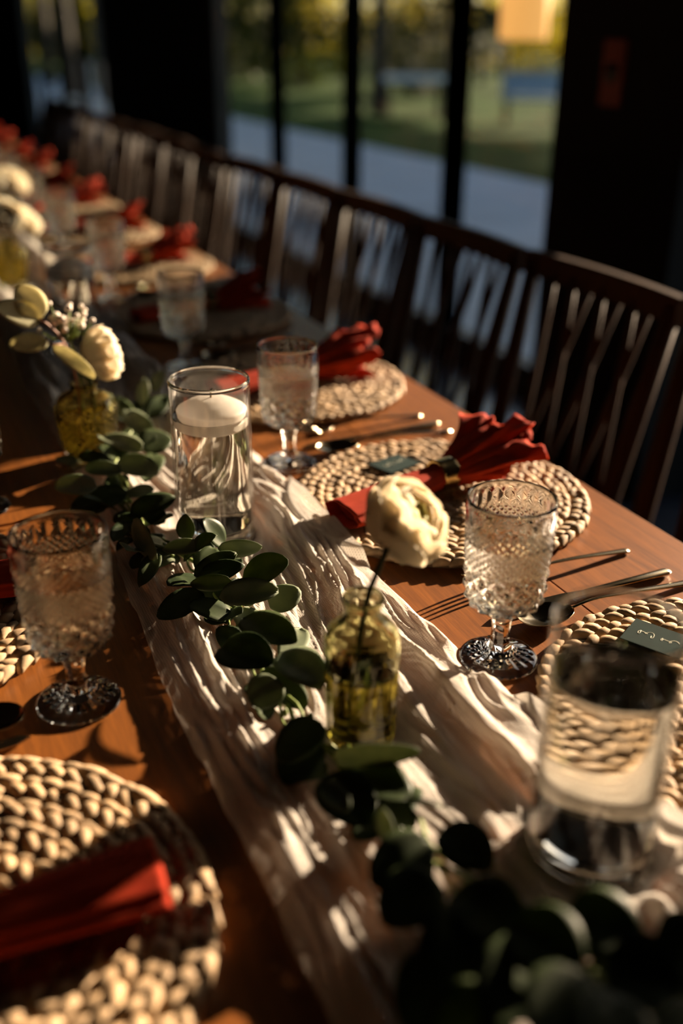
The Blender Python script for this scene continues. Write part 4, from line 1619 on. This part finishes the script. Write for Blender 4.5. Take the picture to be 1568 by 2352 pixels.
L = px_leaf
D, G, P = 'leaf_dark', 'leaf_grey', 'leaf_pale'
spec = [
    # sharp cluster by the candle vase
    ((425, 1240), (428, 1183), 44, D, .020, .045, {}), ((466, 1256), (372, 1258), 48, G, .032, .030, {}), ((440, 1258), (494, 1230), 46, D, .030, .045, {}),
    ((516, 1252), (468, 1193), 56, D, .022, .050, {}), ((500, 1260), (602, 1258), 44, G, .030, .028, dict(roll=0.9)), ((445, 1322), (542, 1268), 52, D, .020, .034, {}),
    ((450, 1330), (560, 1296), 60, D, .018, .030, {}), ((553, 1335), (658, 1288), 88, D, .022, .046, {}), ((503, 1370), (638, 1352), 74, G, .024, .030, {}),
    ((620, 1396), (688, 1352), 74, G, .012, .022, {}), ((468, 1362), (362, 1416), 72, D, .018, .012, {}), ((532, 1336), (436, 1342), 40, D, .024, .022, dict(roll=-0.6)),
    ((556, 1418), (676, 1470), 92, D, .026, .030, {}), ((503, 1488), (624, 1520), 108, D, .022, .030, dict(fold=0.3)), ((652, 1500), (748, 1572), 100, G, .020, .030, {}),
    ((640, 1560), (578, 1620), 92, G, .022, .012, {}), ((600, 1540), (702, 1620), 80, D, .014, .010, {}), ((690, 1440), (655, 1520), 70, G, .010, .012, {}),
    ((545, 1400), (600, 1448), 60, G, .012, .010, {}),
    # left of the candle vase
    ((222, 1118), (124, 1112), 62, G, .030, .032, {}), ((280, 1082), (194, 1072), 44, G, .034, .036, {}), ((268, 1060), (362, 1082), 66, G, .030, .028, {}), ((355, 1122), (288, 1135), 34, G, .018, .014, {}),
    ((300, 1180), (402, 1138), 64, D, .020, .030, {}), ((292, 1130), (165, 1162), 66, D, .018, .014, {}), ((250, 1150), (160, 1178), 60, D, .008, .006, {}), ((300, 1196), (258, 1238), 42, D, .016, .014, {}),
    ((305, 1192), (352, 1284), 48, G, .034, .020, dict(roll=0.8)), ((362, 1268), (322, 1344), 44, D, .020, .008, {}), ((340, 1240), (300, 1200), 40, D, .014, .022, {}), ((378, 1200), (330, 1170), 50, D, .012, .02, {}),
    # behind, towards the yellow vase
    ((302, 1020), (206, 982), 56, G, .034, .036, {}), ((262, 938), (328, 1008), 50, G, .040, .030, {}), ((320, 1030), (392, 1000), 76, D, .024, .030, {}), ((236, 1050), (180, 1030), 40, D, .014, .016, {}),
    ((325, 930), (332, 866), 30, G, .030, .055, {}), ((300, 960), (250, 905), 46, D, .030, .040, {}), ((345, 960), (380, 905), 50, D, .022, .036, {}), ((360, 1040), (330, 1100), 60, D, .020, .014, {}),
    ((178, 1064), (134, 1042), 34, G, .012, .010, {}), ((270, 1040), (205, 1030), 60, D, .012, .012, {}), ((350, 900), (372, 850), 34, G, .03, .05, {}),
    # towards the camera
    ((735, 1655), (640, 1745), 100, D, .026, .018, {}), ((715, 1700), (660, 1800), 110, D, .014, .010, {}), ((760, 1740), (962, 1728), 56, G, .034, .044, dict(roll=0.7)), ((745, 1780), (850, 1890), 130, D, .030, .026, {}),
    ((800, 1760), (938, 1830), 120, D, .028, .034, {}), ((740, 1800), (800, 1860), 60, G, .036, .032, {}), ((870, 1860), (905, 1940), 50, G, .034, .030, dict(roll=0.9)),
    ((1015, 1900), (1128, 1990), 120, D, .045, .045, {}), ((985, 1925), (855, 2030), 130, D, .040, .034, {}), ((1000, 2010), (880, 2120), 150, D, .036, .030, {}), ((1060, 2030), (1180, 2160), 170, D, .046, .046, {}),
    ((1120, 2090), (980, 2260), 180, D, .044, .040, {}), ((1180, 2110), (1330, 2230), 190, D, .056, .056, {}), ((1260, 2170), (1120, 2340), 200, D, .050, .050, {}), ((1300, 2100), (1480, 2150), 170, D, .040, .040, {}),
    ((1340, 2230), (1250, 2400), 200, D, .060, .060, {}), ((1390, 2200), (1560, 2280), 190, D, .060, .056, {}), ((1440, 2290), (1350, 2460), 200, D, .060, .06, {}), ((1500, 2180), (1640, 2200), 190, D, .050, .05, {}),
    ((1500, 2420), (1590, 2300), 90, G, .055, .06, {}), ((1060, 2200), (930, 2360), 190, D, .030, .020, {}), ((1150, 2280), (1000, 2440), 200, D, .044, .03, {}),
]
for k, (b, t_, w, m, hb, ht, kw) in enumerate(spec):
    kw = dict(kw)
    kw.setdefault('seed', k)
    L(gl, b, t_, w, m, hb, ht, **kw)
# small filler leaves, buds and twigs under the big ones
rf = random.Random(21)
bud_g = lathe_me([(0, -0.0035), (0.0022, -0.002), (0.0028, 0.001), (0.0015, 0.004), (0, 0.005)], 8)
bud_g.materials.append(M['stem'])
for k in range(110):
    i = rf.randrange(2, len(sp2) - 1)
    p = sp2[i]
    a = rf.uniform(0, 6.28)
    ln_ = rf.uniform(0.022, 0.042)
    b = p + Vector((rf.gauss(0, 0.006), rf.gauss(0, 0.006), rf.uniform(-0.006, 0.004)))
    tp = b + Vector((math.cos(a) * ln_, math.sin(a) * ln_, rf.uniform(-0.008, 0.026)))
    tp.z = max(tp.z, TZ + 0.010)
    if k < 86:
        leaf(gl, b, tp, ln_ * rf.uniform(0.65, 0.85), D if rf.random() < 0.75 else G, seed=k, nrm=Vector((rf.gauss(0, .3), rf.gauss(0, .3), 1)), n=5)
    else:
        b.z = max(b.z + 0.006, cloth_z(b.x, b.y) + 0.0055)
        o = obj('bud', bud_g, None, gl, b - gl.location)
        o.rotation_euler = (rf.uniform(-1, 1), rf.uniform(-1, 1), 0)

# light bent through the glasses falls on the table, cloth and mats
for o in bpy.data.objects:
    if o.type == 'MESH' and o.data.materials:
        nm = o.data.materials[0].name
        if nm in ('clear_glass', 'cut_glass', 'green_tinted_glass', 'yellow_tinted_glass', 'water', 'vase_water'):
            o.cycles.is_caustics_caster = CAUSTICS
        elif nm in ('table_wood', 'gauze', 'water_hyacinth', 'eucalyptus_leaf', 'eucalyptus_leaf_lit', 'red_linen', 'candle_wax', 'flower_stem', 'green_stem', 'cream_petal', 'greenish_petal', 'green_card'):
            o.cycles.is_caustics_receiver = CAUSTICS
